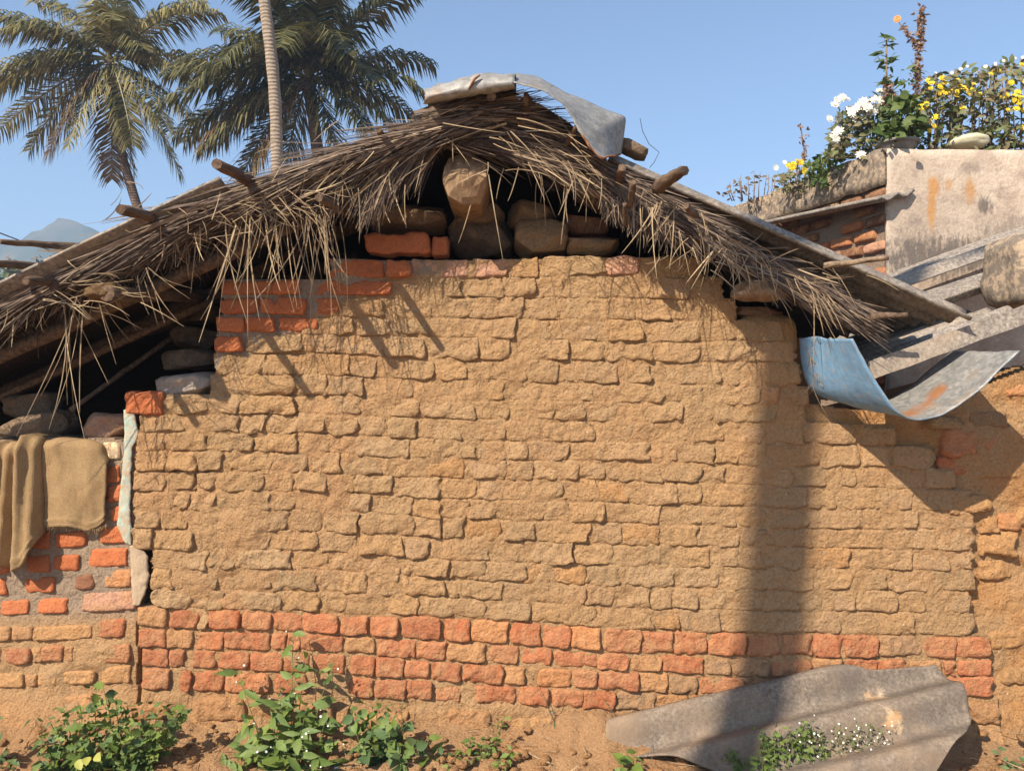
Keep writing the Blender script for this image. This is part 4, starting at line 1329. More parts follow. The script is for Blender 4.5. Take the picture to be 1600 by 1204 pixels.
LB = [(86, 135, 831, 855, 'c'), (154, 199, 821, 849, 'c'), (40, 77, 866, 894, 'c'), (84, 125, 866, 892, 'c'), (137, 201, 857, 886, 'c'), (-12, 15, 884, 897, 'c'),
      (-30, 12, 902, 930, 'c'), (37, 85, 902, 926, 'c'), (117, 148, 895, 921, 'd'), (162, 206, 889, 917, 'o'), (2, 47, 937, 960, 'c'), (57, 106, 934, 957, 'c'), (128, 214, 924, 953, 'p'),
      (-40, 20, 978, 1000, 'y'), (55, 145, 977, 998, 'n'), (156, 196, 967, 995, 'r'), (9, 48, 1009, 1035, 'r'), (67, 101, 1008, 1032, 'r'), (120, 206, 1005, 1034, 'r'),
      (-20, 40, 1050, 1072, 'n'), (98, 150, 1046, 1068, 'n'), (158, 206, 1040, 1066, 'n'), (60, 92, 1050, 1070, 'n'), (-40, -8, 937, 962, 'c'), (10, 60, 1086, 1106, 'y'), (78, 150, 1085, 1108, 'y'),
      (20, 50, 977, 998, 'y'), (50, 66, 1010, 1033, 'n'), (102, 118, 1008, 1032, 'y'), (40, 58, 1052, 1070, 'y'), (-50, 4, 1010, 1034, 'r'), (-60, -4, 938, 962, 'c'), (-60, -14, 868, 894, 'c'),
      (161, 188, 690, 718, 'l'), (162, 189, 727, 754, 'c'), (166, 191, 757, 784, 'c'), (172, 196, 790, 814, 'c'), (40, 78, 830, 857, 'c')]
rl = random.Random(9)
for q in range(9):
    xx_ = -250 + rl.uniform(0, 20)
    while xx_ < -76:
        w_ = rl.choice([40, 46, 74]); LB.append((xx_, min(xx_ + w_, -64), 836 + q * 35 - 0.045 * (xx_ + 60) * 0 + 3, 836 + q * 35 + 27, rl.choice('cccrn' if q < 4 else 'ryn'))); xx_ += w_ + 12
for (x0, x1, y0, y1, kind) in LB:
    sl = -0.045 * (x1 - x0)
    if kind == 'l':
        o = brick('brick', x0, x1, y0 - sl / 2, y0 + sl / 2, y1 - sl / 2, y1 + sl / 2, 'p', PAINT_LIME, lw, y=-0.008, edge=0.009, lump=0.002, wob=0.002, face_y=lw_y)
        continue
    o = brick('brick', x0, x1, y0 - sl / 2, y0 + sl / 2, y1 - sl / 2, y1 + sl / 2, kind, RED_CLEAN if kind in 'cd' else RED_OBJ, lw, y=-0.006 - (0.009 if y0 > 960 else 0) + random.uniform(-.003, .003),
          edge=0.008, lump=0.0025, wob=0.004, face_y=lw_y)
# rubble lying on top of the low wall
def loose(x0, x1, y0, y1, col, label, yoff=0.05, rot=0.0, mat=None, cat='stone', name='stone', dep=0.2):
    SEED[0] += 1
    c = P((x0 + x1) / 2, (y0 + y1) / 2, yoff); c.y = yoff + dep / 2
    o = blob(name, c, ((x1 - x0) * S_, dep, (y1 - y0) * S_), SEED[0], mat or STONE_OBJ, None, 6.0, 0.11, col, (0, rot, 0), 4, 9)
    return tag(o, label, cat)
loose(126, 200, 646, 694, (0.40, 0.26, 0.19), 'dusty pink brick lying on the low wall beside the painted corner', 0.06, 0.0, RED_OBJ, 'brick', 'loose_brick')
loose(-20, 92, 646, 700, (0.30, 0.22, 0.15), 'flat brown stone on the low wall just behind the sack', 0.10, -0.2)
loose(-10, 70, 615, 660, (0.2, 0.15, 0.11), 'dark stone on top of the flat brown stone, deep in the shade of the eave', 0.16, -0.1)

# burlap sack draped over it
sack = tag(empty('burlap_sack', P(80, 700, 0)), 'coarse brown burlap sack draped over the low brick wall', 'sack')
def cloth(x0, x1, ytop, ybot, fold, base_y, over, seed, nu=60, nv=50):
    rows = []
    for i in range(nu):
        s = i / (nu - 1)
        px = x0 + (x1 - x0) * s
        yb = float(np.interp(px, [b[0] for b in ybot], [b[1] for b in ybot]))
        yt = float(np.interp(px, [b[0] for b in ytop], [b[1] for b in ytop]))
        row = []
        for j in range(nv):
            t = j / (nv - 1)
            if t < 0.22:              # lies back over the wall top
                q = t / 0.22
                y = over * (1 - q); py = yt - 4 * math.sin(q * 1.57) + 3
                f = fold(px, 0.0) * q
                p = P(px, py, 0); p.y = y + base_y * q - f * q
                p.z += 0.5 * fold(px, 0) * (1 - q * 0.3)
            else:
                q = (t - 0.22) / 0.78
                py = yt + (yb - yt) * q
                f = fold(px, q)
                p = P(px - 8 * q * math.sin(px * 0.05), py, 0)
                rnd = 0.02 * (1 - (1 - min(1, q / 0.08)) ** 2)
                p.y = base_y - f - rnd + 0.011 * float(fbm(px * 0.035 + seed, py * 0.022, 4, 2)) + 0.012 * q * (1 - q) - (0.006 if 0.90 < q < 0.945 else 0.0)
            row.append(tuple(p))
        rows.append(row)
    return np.array(rows)
def fold_flat(px, q):
    return 0.012 + 0.008 * math.sin(px * 0.06 + q * 1.5) * (0.4 + q) + 0.010 * math.exp(-((px - 150) / 12) ** 2) + 0.012 * math.exp(-((px - 92 - 6 * q) / 9) ** 2) * (1 - q)
def fold_roll(px, q):
    return 0.045 + 0.022 * math.sin(px * 0.14 + 0.8 - q * 0.6) + 0.014 * math.sin(px * 0.30 + q) - 0.03 * max(0, (px - 58) / 14) ** 2
a = grid_solid('flap', cloth(40, 172, [(40, 694), (100, 686), (140, 690), (160, 698), (172, 720)], [(40, 824), (60, 822), (110, 819), (150, 828), (164, 822), (172, 812)], fold_flat, 0.0, 0.14, 4), 0.008, BURLAP, None, direction=(0, -1, 0))
world_child(a, sack)
b = grid_solid('folded_end', cloth(-60, 72, [(-60, 716), (0, 702), (30, 694), (60, 686), (72, 688)], [(-60, 860), (-10, 868), (20, 878), (40, 886), (52, 882), (62, 860), (72, 830)], fold_roll, -0.01, 0.16, 9), 0.014, BURLAP, None, direction=(0, -1, 0))
world_child(b, sack)

fr_ = Straw()
n = 110
fx = rng.uniform(46, 168, n)
fy = np.interp(fx, [40, 60, 110, 150, 164, 172], [824, 822, 819, 828, 822, 812]) - 2
fr_.add(Pn(fx, fy, np.full(n, -0.028)), np.stack([rng.normal(0, .4, n), rng.normal(-.1, .2, n), -np.ones(n)], -1), rng.uniform(0.008, 0.03, n), np.zeros(n), rng.uniform(0.001, 0.0022, n), S=3, curl=0.3)
world_child(fr_.build('frayed_hem', BURLAP, None), sack)

# ------------------------------------------------------------------ right hand eroded earth wall
ew_y = 0.045
def ew_inside(px, py):
    top = np.interp(px, [1255, 1330, 1400, 1480, 1560, 1600, 1700], [630, 640, 640, 620, 590, 575, 560])
    return (py > top) & (px > 1256) & (py < 1240)
def ew_yf(xx, zz, px, py):
    lum = fbm(xx * 4, zz * 7, 4, 203)
    y = 0.020 * fbm(xx * 3, zz * 3, 3, 201) + 0.016 * lum + 0.007 * fbm(xx * 24, zz * 24, 4, 202)
    y = y - 0.05 * np.clip((880 - py) / 160, 0, 1) * np.clip((px - 1440) / 60, 0, 1)
    y = y - np.clip((py - 1060) / 140, 0, 1.5) * 0.09
    return y
def ew_col(xx, zz, px, py):
    t = np.clip(fbm(xx * 4, zz * 5, 4, 205) * 1.4 + 0.35, 0, 1)
    c = lerp3(C_MUD, C_ORG, t)
    c[..., 3] = 1
    return c
ew = wall_field('earth_wall', 1250, 1690, 560, 1235, 0.009, ew_inside, ew_yf, ew_col, MUD_TINT, None, 0.2, ew_y)
tag(ew, 'crumbling orange earth wall at the right edge with loose bricks showing', 'wall')
for (x0, x1, y0, y1, kind, yo) in [(1526, 1584, 832, 868, 'n', -0.045), (1556, 1590, 804, 826, 'o', -0.05), (1530, 1556, 806, 832, 'n', -0.045), (1528, 1582, 874, 906, 'n', -0.02),
                             (1460, 1512, 668, 711, 'r', -0.075), (1510, 1545, 676, 706, 'r', -0.07), (1460, 1520, 712, 740, 'r', -0.06), (1398, 1456, 700, 740, 'm', -0.04), (1440, 1492, 648, 668, 'm', -0.07),
                             (1500, 1560, 640, 668, 'g', -0.07), (1560, 1620, 596, 622, 'o', -0.07), (1562, 1630, 650, 684, 'm', -0.07), (1520, 1590, 716, 744, 'n', -0.06), (1400, 1460, 744, 778, 'm', -0.03),
                             (1468, 1540, 770, 800, 'n', -0.06), (1580, 1640, 790, 820, 'n', -0.05), (1560, 1640, 930, 965, 'n', -0.02), (1540, 1600, 985, 1015, 'n', -0.02), (1566, 1640, 1040, 1070, 'n', -0.03), (1596, 1650, 860, 890, 'n', -0.04)]:
    brick('mud_brick', x0, x1, y0, y0 + random.uniform(-3, 3), y1, y1 + random.uniform(-3, 3), kind, RED_OBJ if kind in 'ro' else MUD_OBJ, ew, y=yo + 0.012, edge=0.018, lump=0.006, wob=0.008, face_y=ew_y)

# ------------------------------------------------------------------ neighbour's corrugated roof
shed = tag(empty('shed_roof', P(1500, 540, 0.4)), 'low roof of grey corrugated cement sheets running down beside the hanging metal sheet', 'roof')
def add_shed(o): return world_child(o, shed)
a = P(1362, 580, -0.03); b = P(1640, 479, -0.03)
udir = b - a
def rag_u(S, T, us, vs):
    return us + 0.03 * np.abs(fbm(vs * 5, S * 0, 3, 8)) * (1 - S), vs
add_shed(corrugated('roof_sheet', a + Vector((0, 0.03, 0)), udir, (0, 1, 0.03), udir.length, 1.75, 0.16, 0.028, ASBESTOS, None, 0.007, 24, 150, rag_u, 0.004, 3, phase=3.0))
# turned-down front edge that catches the sun
a_s = P(1362, 578, -0.15); u_s = P(1640, 477, -0.15) - a_s
edge_pts = np.array([[tuple(a_s + u_s * q + Vector((0, -0.012 * t, 0.040 - 0.078 * t + 0.0015 * math.sin(q * 23)))) for t in np.linspace(0, 1, 5)] for q in np.linspace(-0.01, 1, 24)])
add_shed(grid_solid('edge_strip', edge_pts, 0.016, ASBESTOS, None, direction=(0, -1, 0.2), smooth=False))
a2 = P(1350, 462, 1.1); b2 = P(1720, 328, 1.1)
add_shed(corrugated('roof_sheet', a2, b2 - a2, (0, 1, 0.03), (b2 - a2).length, 0.80, 0.16, 0.03, ASBESTOS, None, 0.007, 24, 90, None, 0.004, 6, phase=2.6))
a3 = P(1340, 512, 0.45); b3 = P(1700, 395, 0.45)
add_shed(corrugated('roof_sheet', a3, b3 - a3, (0, 1, 0.02), (b3 - a3).length, 0.75, 0.16, 0.028, ASBESTOS_DARK, None, 0.007, 24, 90, None, 0.004, 16, phase=1.2))
o = blob('chimney_block', P(1618, 424, 0.30), (0.36, 0.34, 0.33), 55, CONCRETE_MOSS, None, 7, 0.05, sub=4, cuts=5)
tag(o, 'rounded mossy concrete block standing on the grey corrugated roof', 'block')
# something to carry the far side of the roof
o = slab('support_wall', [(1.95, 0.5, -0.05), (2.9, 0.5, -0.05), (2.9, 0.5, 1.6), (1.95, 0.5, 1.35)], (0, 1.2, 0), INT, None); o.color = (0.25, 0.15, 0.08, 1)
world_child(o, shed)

# ------------------------------------------------------------------ plastered building with its roof garden
PB_Y = 2.0
c0 = P(1386, 233, PB_Y)             # top left corner of the plastered face
HT = c0.z
pb = tag(empty('plastered_building', (c0.x, PB_Y, 0)), 'flat roofed building with stained pale plaster front and bare brick side', 'building')
def pb_face():
    nx, nz = 70, 60
    X = np.linspace(c0.x, c0.x + 2.2, nx); Z = np.linspace(-0.05, HT, nz)
    xx, zz = np.meshgrid(X, Z, indexing='ij')
    top = 0.012 * fbm(xx * 4, xx * 0, 3, 5)
    zz = np.where(zz == HT, HT + top, zz)
    yy = PB_Y + 0.012 * fbm(xx * 2, zz * 2, 4, 6)
    pts = np.stack([xx, yy, zz], -1)
    return grid_solid('plaster_front', pts, 0.03, PLASTER, None, direction=(0, -1, 0))
world_child(pb_face(), pb)
far = P(1165, 320, 3.62)
side_dir = Vector((far.x - c0.x, far.y - PB_Y, 0)).normalized()
nrm_side = Vector((side_dir.y, -side_dir.x, 0)) * -1          # faces left
if nrm_side.x > 0: nrm_side = -nrm_side
SL = 2.6
core = [(c0.x + 0.02, PB_Y + 0.04, -0.05), (c0.x + 2.2, PB_Y + 0.04, -0.05), (c0.x + 2.2, PB_Y + 2.4, -0.05), (c0.x + side_dir.x * SL + 0.02, PB_Y + side_dir.y * SL, -0.05)]
CORE = earth_mat("old_brickwork_mortar", 'object', dust=(0.25, 0.2, 0.16), dust_amt=0.6, relief=1.0, pebbles=False)
o = slab('masonry', core, (0, 0, HT + 0.03 - 0.0), CORE, None); o.color = (0.30, 0.235, 0.18, 1)
world_child(o, pb)
# side wall bricks, course by course from the coping down
rb = random.Random(5)
rot_side = math.atan2(side_dir.y, side_dir.x)
zc = HT - 0.28; row = 0
BR_T = []
for vseed in range(8):
    V, Fc = brick_geo(0.215, 0.068, 0.05, 500 + vseed, 0.008, 0.003, 8, 5, 0.004)
    me = bpy.data.meshes.new('brick'); me.from_pydata(V.tolist(), [], Fc); me.materials.append(RED_OBJ)
    me.polygons.foreach_set('use_smooth', [True] * len(me.polygons)); BR_T.append(me)
while zc > 0.75:
    s = 0.02 + (0.11 if row % 2 else 0.0)
    while s < 1.9:
        L = 0.215
        if rb.random() < 0.86:
            c = Vector((c0.x, PB_Y, 0)) + side_dir * (s + L / 2)
            o = bpy.data.objects.new('brick', BR_T[rb.randrange(8)]); COL.objects.link(o)
            o.parent = pb
            o.location = Vector((c.x, c.y, zc)) + nrm_side * 0.004 - Vector(pb.location)
            o.rotation_euler = (0, rb.uniform(-.02, .02), rot_side + math.pi)
            o.color = (*brick_color(rb.choice('ccrdp' if row > 1 else 'dgd')), 1)
        s += L + 0.022
    zc -= 0.092; row += 1
# rough coping on the side
cp = []
for i in range(40):
    s = i / 39 * SL
    for_t = []
    base = Vector((c0.x, PB_Y, HT)) + side_dir * s
    for (dn, dz) in ((0.02, -0.24), (0.035, -0.18), (0.03, -0.06), (0.035, 0.0), (-0.10, 0.02), (-0.2, 0.0)):
        w = 0.018 * mnoise.noise(Vector((s * 7, dn * 30, dz * 9)))
        p = base + nrm_side * (dn + w) + Vector((0, 0, dz + w))
        for_t.append(tuple(p))
    cp.append(for_t)
world_child(grid_solid('coping', np.array(cp), 0.03, CONCRETE_MOSS, None, direction=tuple(nrm_side + Vector((0, 0, 1)))), pb)
# asbestos strip that shades the side wall
la = P(1413, 302, PB_Y - 0.06); lb = P(1186, 350, 3.2)
la2 = Vector((la.x, la.y, la.z)); lb2 = Vector(lb)
lp = np.array([[tuple(la2.lerp(lb2, s) + nrm_side * (0.02 + 0.20 * t) + Vector((0.0, 0, -0.05 * t + 0.015 * math.sin(t * 9)))) for t in np.linspace(-0.5, 1, 12)] for s in np.linspace(0, 1, 12)])
world_child(grid_solid('ledge_sheet', lp, 0.02, ASBESTOS_DARK, None, direction=(0, 0, 1)), pb)

# ------------------------------------------------------------------ plants
def leaf_geo(kind):
    """Unit leaf: base at the origin, tip at +X, face up +Z."""
    if kind == 'lance': prof = [(0, .0), (.12, .07), (.35, .15), (.6, .13), (.85, .05), (1, 0)]
    elif kind == 'round': prof = [(0, .02), (.1, .2), (.3, .36), (.55, .36), (.8, .2), (1, 0)]
    elif kind == 'oval': prof = [(0, .0), (.12, .12), (.35, .24), (.6, .22), (.85, .09), (1, 0)]
    elif kind == 'lobed': prof = [(0, .02), (.16, .30), (.26, .14), (.44, .36), (.56, .15), (.74, .22), (.84, .07), (1, 0)]
    V = []; Fc = []
    for i, (x, w) in enumerate(prof):
        droop = -0.16 * x * x
        V += [(x, -w, droop + w * 0.28), (x, 0, droop), (x, w, droop + w * 0.28)]
    for i in range(len(prof) - 1):
        a = i * 3
        Fc += [[a, a + 3, a + 4, a + 1], [a + 1, a + 4, a + 5, a + 2]]
    return V, Fc
LEAFMESH = {}
def leaf_mesh(kind, mat):
    k = (kind, mat.name)
    if k not in LEAFMESH:
        V, Fc = leaf_geo(kind)
        me = bpy.data.meshes.new('leaf'); me.from_pydata(V, [], Fc); me.materials.append(mat)
        me.polygons.foreach_set('use_smooth', [True] * len(me.polygons))
        LEAFMESH[k] = me
    return LEAFMESH[k]
LEAF_GAIN = 1.5
def leaf_quat(d, roll, tilt=0.55):
    n = Vector((random.gauss(-0.15, tilt), random.gauss(-0.65, tilt), random.gauss(0.75, tilt))).normalized()
    x = Vector(d).normalized()
    x = x - n * x.dot(n) * 0.85
    x.normalize()
    y = n.cross(x).normalized()
    z = x.cross(y)
    return Matrix((x, y, z)).transposed().to_quaternion()
def place_leaf(me, base, d, size, roll, parent):
    o = bpy.data.objects.new('leaf', me); COL.objects.link(o)
    o.parent = parent
    o.rotation_mode = 'QUATERNION'
    o.rotation_quaternion = leaf_quat(d, roll)
    size *= LEAF_GAIN
    o.location = Vector(base) - Vector(parent.location)
    o.scale = (size, size, size)
    return o
def leaf_cloud(name, pts, dirs, sizes, kind, mat, parent):
    V0, F0 = leaf_geo(kind)
    V0 = np.array(V0)
    acc = Acc()
    for p, d, s in zip(pts, dirs, sizes):
        q = leaf_quat(d, 0, 0.8)
        Rm = np.array(q.to_matrix())
        acc.add((V0 * s) @ Rm.T + np.array(p), F0)
    o = acc.build(name, mat, None, True)
    o['kind'] = 'stuff'
    return world_child(o, parent)

def weed(name, label, cat, stems, kinds, n_per, size, seed, droop=0.3, flowers=None, stem_mat=STEM, r=0.0025, small=0, small_size=0.012, small_mat=None, small_spread=0.05, whorl=1):
    """stems: list of (base px, base py, tip px, tip py, y at base, y at tip)."""
    rr = random.Random(seed)
    b0 = P(stems[0][0], stems[0][1], stems[0][4])
    root = tag(empty(name, b0), label, cat)
    acc = Acc()
    sp = []; sd = []; ss = []
    tips = []
    for si, (bx, by, tx, ty, y0, y1) in enumerate(stems):
        a = P(bx, by, y0); b = P(tx, ty, y1)
        n = 8
        mid = (a + b) / 2 + Vector((rr.uniform(-.03, .03), rr.uniform(-.02, .02), rr.uniform(-.0, .03)))
        pts = [(1 - t) ** 2 * a + 2 * t * (1 - t) * mid + t * t * b for t in [i / (n - 1) for i in range(n)]]
        V, Fc = tube_data(pts, [r * (1.2 - 0.7 * i / (n - 1)) for i in range(n)], 5)
        acc.add(V, Fc)
        tips.append(b)
        cnt = n_per[si] if isinstance(n_per, (list, tuple)) else n_per
        ph = rr.uniform(0, 6)
        for k in range(cnt):
            t = (k + 0.7) / cnt
            f = t * (n - 1); i0 = min(int(f), n - 2)
            p = pts[i0].lerp(pts[i0 + 1], f - i0)
            ph += 2.4
            kind, mat, w = rr.choice(kinds)
            for wv in range(whorl):
                an = ph + wv * 2 * math.pi / whorl + rr.uniform(-.3, .3)
                d = Vector((math.cos(an), -abs(math.sin(an)) * 0.9 if rr.random() < .75 else math.sin(an) * .7, rr.uniform(-droop, 0.55)))
                place_leaf(leaf_mesh(kind, mat), p, d, w * rr.uniform(size[0], size[1]) * (1.1 - 0.45 * t), rr.uniform(-.5, .5), root)
        for k in range(small):
            t = rr.random(); f = t * (n - 1); i0 = min(int(f), n - 2)
            p = pts[i0].lerp(pts[i0 + 1], f - i0) + Vector((rr.gauss(0, small_spread), rr.gauss(-0.01, small_spread * .6), rr.gauss(0, small_spread * .6)))
            sp.append(p); sd.append((rr.uniform(-1, 1), rr.uniform(-1, .4), rr.uniform(-.4, .8))); ss.append(small_size * rr.uniform(.6, 1.5))
    world_child(acc.build('stem', stem_mat, None, True), root)
    if small:
        leaf_cloud('foliage', sp, sd, ss, 'oval', small_mat or LEAF_ISL, root)
    if flowers:
        fm, npet, fs, cnt = flowers
        me = flower_mesh(fm, npet)
        for k in range(cnt):
            b = rr.choice(tips) + Vector((rr.gauss(0, .03), rr.gauss(-.01, .02), rr.gauss(-0.01, .025)))
            add_flower(me, b, fs * rr.uniform(.7, 1.3), root, rr)
    return root
FLM = {}
def flower_mesh(mat, npet=8, double=False):
    k = (mat.name, npet, double)
    if k in FLM: return FLM[k]
    V = []; Fc = []
    layers = [(1.0, 0.15, 0.0), (0.75, 0.45, 0.3), (0.45, 0.6, 0.7)] if double else [(1.0, 0.2, 0.0)]
    for (R, up, ph) in layers:
        for i in range(npet):
            a = 2 * math.pi * i / npet + ph
            ca, sa = math.cos(a), math.sin(a)
            w = 2.2 / npet * R
            o = len(V)
            V += [(0, 0, 0.02), (ca * R * .55 - sa * w, sa * R * .55 + ca * w, up * .5), (ca * R, sa * R, up * R), (ca * R * .55 + sa * w, sa * R * .55 - ca * w, up * .5)]
            Fc.append([o, o + 3, o + 2, o + 1])
    me = bpy.data.meshes.new('flower'); me.from_pydata(V, [], Fc); me.materials.append(mat)
    FLM[k] = me
    return me
def add_flower(me, p, s, parent, rr):
    o = bpy.data.objects.new('flower', me); COL.objects.link(o)
    o.parent = parent
    o.location = Vector(p) - Vector(parent.location)
    o.scale = (s, s, s)
    o.rotation_euler = (rr.uniform(0.75, 1.6), rr.uniform(-.5, .5), rr.uniform(-.5, .5))
    return o

G = 'weeds at the foot of the wall'
rr = random.Random(3)
# A: bushy weed in front of the low brick wall
stA = []
for (tx, ty) in [(60, 1150), (75, 1120), (100, 1110), (125, 1100), (150, 1080), (160, 1070), (180, 1095), (200, 1100), (225, 1110), (250, 1105), (280, 1108), (290, 1100), (90, 1160), (130, 1140), (170, 1150), (210, 1150), (240, 1140), (60, 1190), (110, 1185), (150, 1190), (200, 1185), (240, 1170), (270, 1130), (185, 1130), (120, 1165)]:
    stA.append((165 + (tx - 165) * 0.35 + rr.uniform(-20, 20), 1225, tx, ty, -0.20, -0.20 - rr.uniform(0, 0.14)))
wa = weed('weed', 'dense bushy weed with lobed leaves in front of the low brick wall', 'weed', stA, [('lobed', LEAF_BRIGHT, 1.0), ('lobed', LEAF_BRIGHT, 1.1), ('lobed', LEAF_LANCE, 0.9), ('round', LEAF_DARK, 0.8)], 12, (0.036, 0.066), 11, small=26, small_size=0.026, small_spread=0.035)
for i in range(3):
    place_leaf(leaf_mesh('round', LEAF_YEL), P(122 + i * 14, 1186 - i * 4, -0.36), (0.4, -1, 0.2), 0.03, 0.2, wa)
# B: tall weed with long leaves and tiny white flowers
stB = []
for (tx, ty, y) in [(458, 984, -0.07), (372, 1047, -0.10), (460, 1060, -0.12), (480, 1022, -0.10), (520, 1040, -0.10), (440, 1080, -0.16), (420, 1100, -0.2), (480, 1100, -0.2), (515, 1100, -0.16), (375, 1160, -0.25), (430, 1150, -0.28), (360, 1190, -0.25), (470, 1140, -0.28), (520, 1150, -0.22), (450, 1180, -0.32), (400, 1170, -0.3), (500, 1180, -0.3), (345, 1175, -0.2), (530, 1190, -0.25), (395, 1120, -0.2)]:
    stB.append((448 + (tx - 448) * 0.3 + rr.uniform(-8, 8), 1225, tx, ty, -0.14, y))
weed('weed', 'tallest weed, long leaves and tiny white flowers, climbing against the red brick courses', 'weed', stB, [('lance', LEAF_LANCE, 1.25), ('lance', LEAF_BRIGHT, 1.2), ('oval', LEAF_LANCE, 0.9)], 13, (0.045, 0.085), 12, flowers=(PETAL_WHITE, 5, 0.0048, 26), small=12, small_size=0.022, small_spread=0.025)
# C: round leaved weed
stC = []
for (tx, ty) in [(548, 1105), (570, 1095), (590, 1088), (605, 1100), (615, 1120), (560, 1130), (580, 1145), (630, 1130), (640, 1150), (600, 1160), (560, 1165), (650, 1165), (670, 1150), (625, 1180), (585, 1180), (655, 1185), (690, 1165)]:
    stC.append((600 + (tx - 600) * 0.4, 1222, tx, ty, -0.12, -0.12 - rr.uniform(0, 0.14)))
weed('weed', 'weed with broad round blue green leaves, next right of the tallest weed', 'weed', stC, [('round', LEAF_DARK, 1.0), ('round', LEAF_LANCE, 0.8), ('oval', LEAF_BRIGHT, 0.9)], 11, (0.035, 0.07), 13, small=22, small_size=0.018, small_spread=0.025)
# D
stD = []
for (tx, ty) in [(790, 1118), (775, 1150), (750, 1160), (720, 1170), (690, 1185), (760, 1185), (800, 1170), (735, 1150), (700, 1195), (780, 1190), (810, 1190)]:
    stD.append((755 + (tx - 755) * 0.4, 1224, tx, ty, -0.15, -0.15 - rr.uniform(0, 0.12)))
weed('weed', 'low bright weed with small leaves and one upright shoot, left of the bare mud mound', 'weed', stD, [('oval', LEAF_BRIGHT, 0.8), ('lobed', LEAF_BRIGHT, 0.7)], 13, (0.028, 0.05), 14, small=22, small_size=0.018, small_spread=0.022)
# E small pair of leaves by the fallen sheet
stE = [(975, 1225, 978, 1172, -0.24, -0.26), (975, 1225, 990, 1180, -0.24, -0.28), (990, 1225, 962, 1185, -0.24, -0.28)]
weed('weed', 'small seedling with a few broad leaves at the left tip of the fallen corrugated sheet', 'weed', stE, [('oval', LEAF_BRIGHT, 1.1)], 5, (0.04, 0.06), 15)
# F flowering weeds in front of the sheet
stF = []
for i in range(34):
    tx = rr.uniform(1135, 1300); ty = rr.uniform(1140, 1200) - 20 * math.exp(-((tx - 1240) / 50) ** 2)
    stF.append((1215 + (tx - 1215) * 0.7, 1235, tx, ty, -0.28, -0.28 - rr.uniform(0, 0.06)))
weed('weed', 'fresh green creeping weed in front of the fallen corrugated sheet', 'weed', stF, [('oval', LEAF_BRIGHT, 0.7), ('lobed', LEAF_LANCE, 0.7)], 8, (0.026, 0.045), 16, small=20, small_size=0.016, small_spread=0.02)
stF2 = []
for i in range(40):
    tx = rr.uniform(1260, 1400); ty = rr.uniform(1125, 1195)
    stF2.append((1325 + (tx - 1325) * 0.8, 1235, tx, ty, -0.26, -0.28 - rr.uniform(0, 0.06)))
weed('weed', 'wispy weed dotted with many tiny white flowers in front of the fallen sheet', 'weed', stF2, [('lance', LEAF_LANCE, 0.5)], 4, (0.02, 0.035), 17, flowers=(PETAL_WHITE, 5, 0.0038, 90), small=24, small_size=0.013, small_spread=0.02, small_mat=LEAF_OLIVE, r=0.0014)
# G left edge, H right edge, dry stem
stG = [(-20, 1230, tx, ty, -0.2, -0.25) for tx, ty in [(5, 1140), (12, 1165), (20, 1185), (-10, 1120), (8, 1195), (-20, 1150)]]
weed('weed', 'dark weed cut off by the left edge of the picture', 'weed', stG, [('oval', LEAF_DARK, 1.0)], 8, (0.03, 0.06), 18, small=8, small_size=0.02, small_spread=0.03)
stH = [(1570, 1230, tx, ty, -0.2, -0.22) for tx, ty in [(1558, 1165), (1575, 1180), (1590, 1190), (1600, 1170), (1562, 1195)]]
weed('weed', 'greyish half dry weed at the right edge of the picture', 'weed', stH, [('oval', LEAF_DARK, 0.8)], 6, (0.025, 0.045), 19, stem_mat=STEM_DRY, small=8, small_size=0.012, small_mat=LEAF_OLIVE, small_spread=0.03)
stI = [(875, 1150, 812, 1035, -0.04, -0.03), (875, 1150, 850, 1090, -0.04, -0.03), (860, 1130, 880, 1080, -0.04, -0.03), (1000, 1200, 933, 1080, -0.04, -0.02)]
weed('weed', 'thin wilted stalk leaning across the red bricks left of the fallen sheet', 'weed', stI, [('lance', LEAF_DARK, 0.6)], 2, (0.02, 0.03), 20, stem_mat=STEM_DRY, r=0.0016)
stK = [(1195, 1235, 1180, 1190, -0.25, -0.3), (1195, 1235, 1215, 1185, -0.25, -0.3), (1195, 1235, 1200, 1180, -0.25, -0.3)]
stJ = [(622, 1180, 626, 1040, -0.06, -0.05), (626, 1130, 606, 1085, -0.06, -0.05)]
weed('weed', 'single thin upright dry stalk beside the round leaved weed', 'weed', stJ, [('lance', LEAF_BRIGHT, 0.5)], 3, (0.02, 0.03), 22, r=0.0014)

# soil bank at the wall's foot
def bank():
    nx, ny = 380, 90
    X = np.linspace(-2.7, 2.7, nx); Yv = np.linspace(-1.3, 0.06, ny)
    xx, yy = np.meshgrid(X, Yv, indexing='ij')
    h = np.interp(yy, [-1.3, -0.6, -0.32, -0.12, 0.06], [-0.05, -0.05, -0.045, 0.0, 0.09])
    z = h + 0.030 * fbm(xx * 3, yy * 3, 4, 301) + 0.020 * fbm(xx * 10, yy * 10, 4, 302) + 0.012 * np.abs(fbm(xx * 26, yy * 26, 3, 303))
    # mound in the middle by the fallen sheet
    z = z + 0.05 * np.exp(-((xx - 0.32) / 0.2) ** 2 - ((yy + 0.05) / 0.12) ** 2)
    z = z - 0.07 * np.clip((xx - 1.7) / 0.4, 0, 1) * np.clip((yy + 0.3) / 0.3, 0, 1)
    V = np.stack([xx, yy, z], -1)
    t = np.clip(fbm(xx * 3, yy * 4, 4, 305) + 0.5, 0, 1)
    c = lerp3(np.array((0.42, 0.25, 0.13, 1)), np.array((0.48, 0.31, 0.165, 1)), t); c[..., 3] = 1
    o = link_mesh('soil_bank', V, grid_faces(nx, ny), SOIL, None, colors=c.reshape(-1, 4))
    o['kind'] = 'structure'
bank()
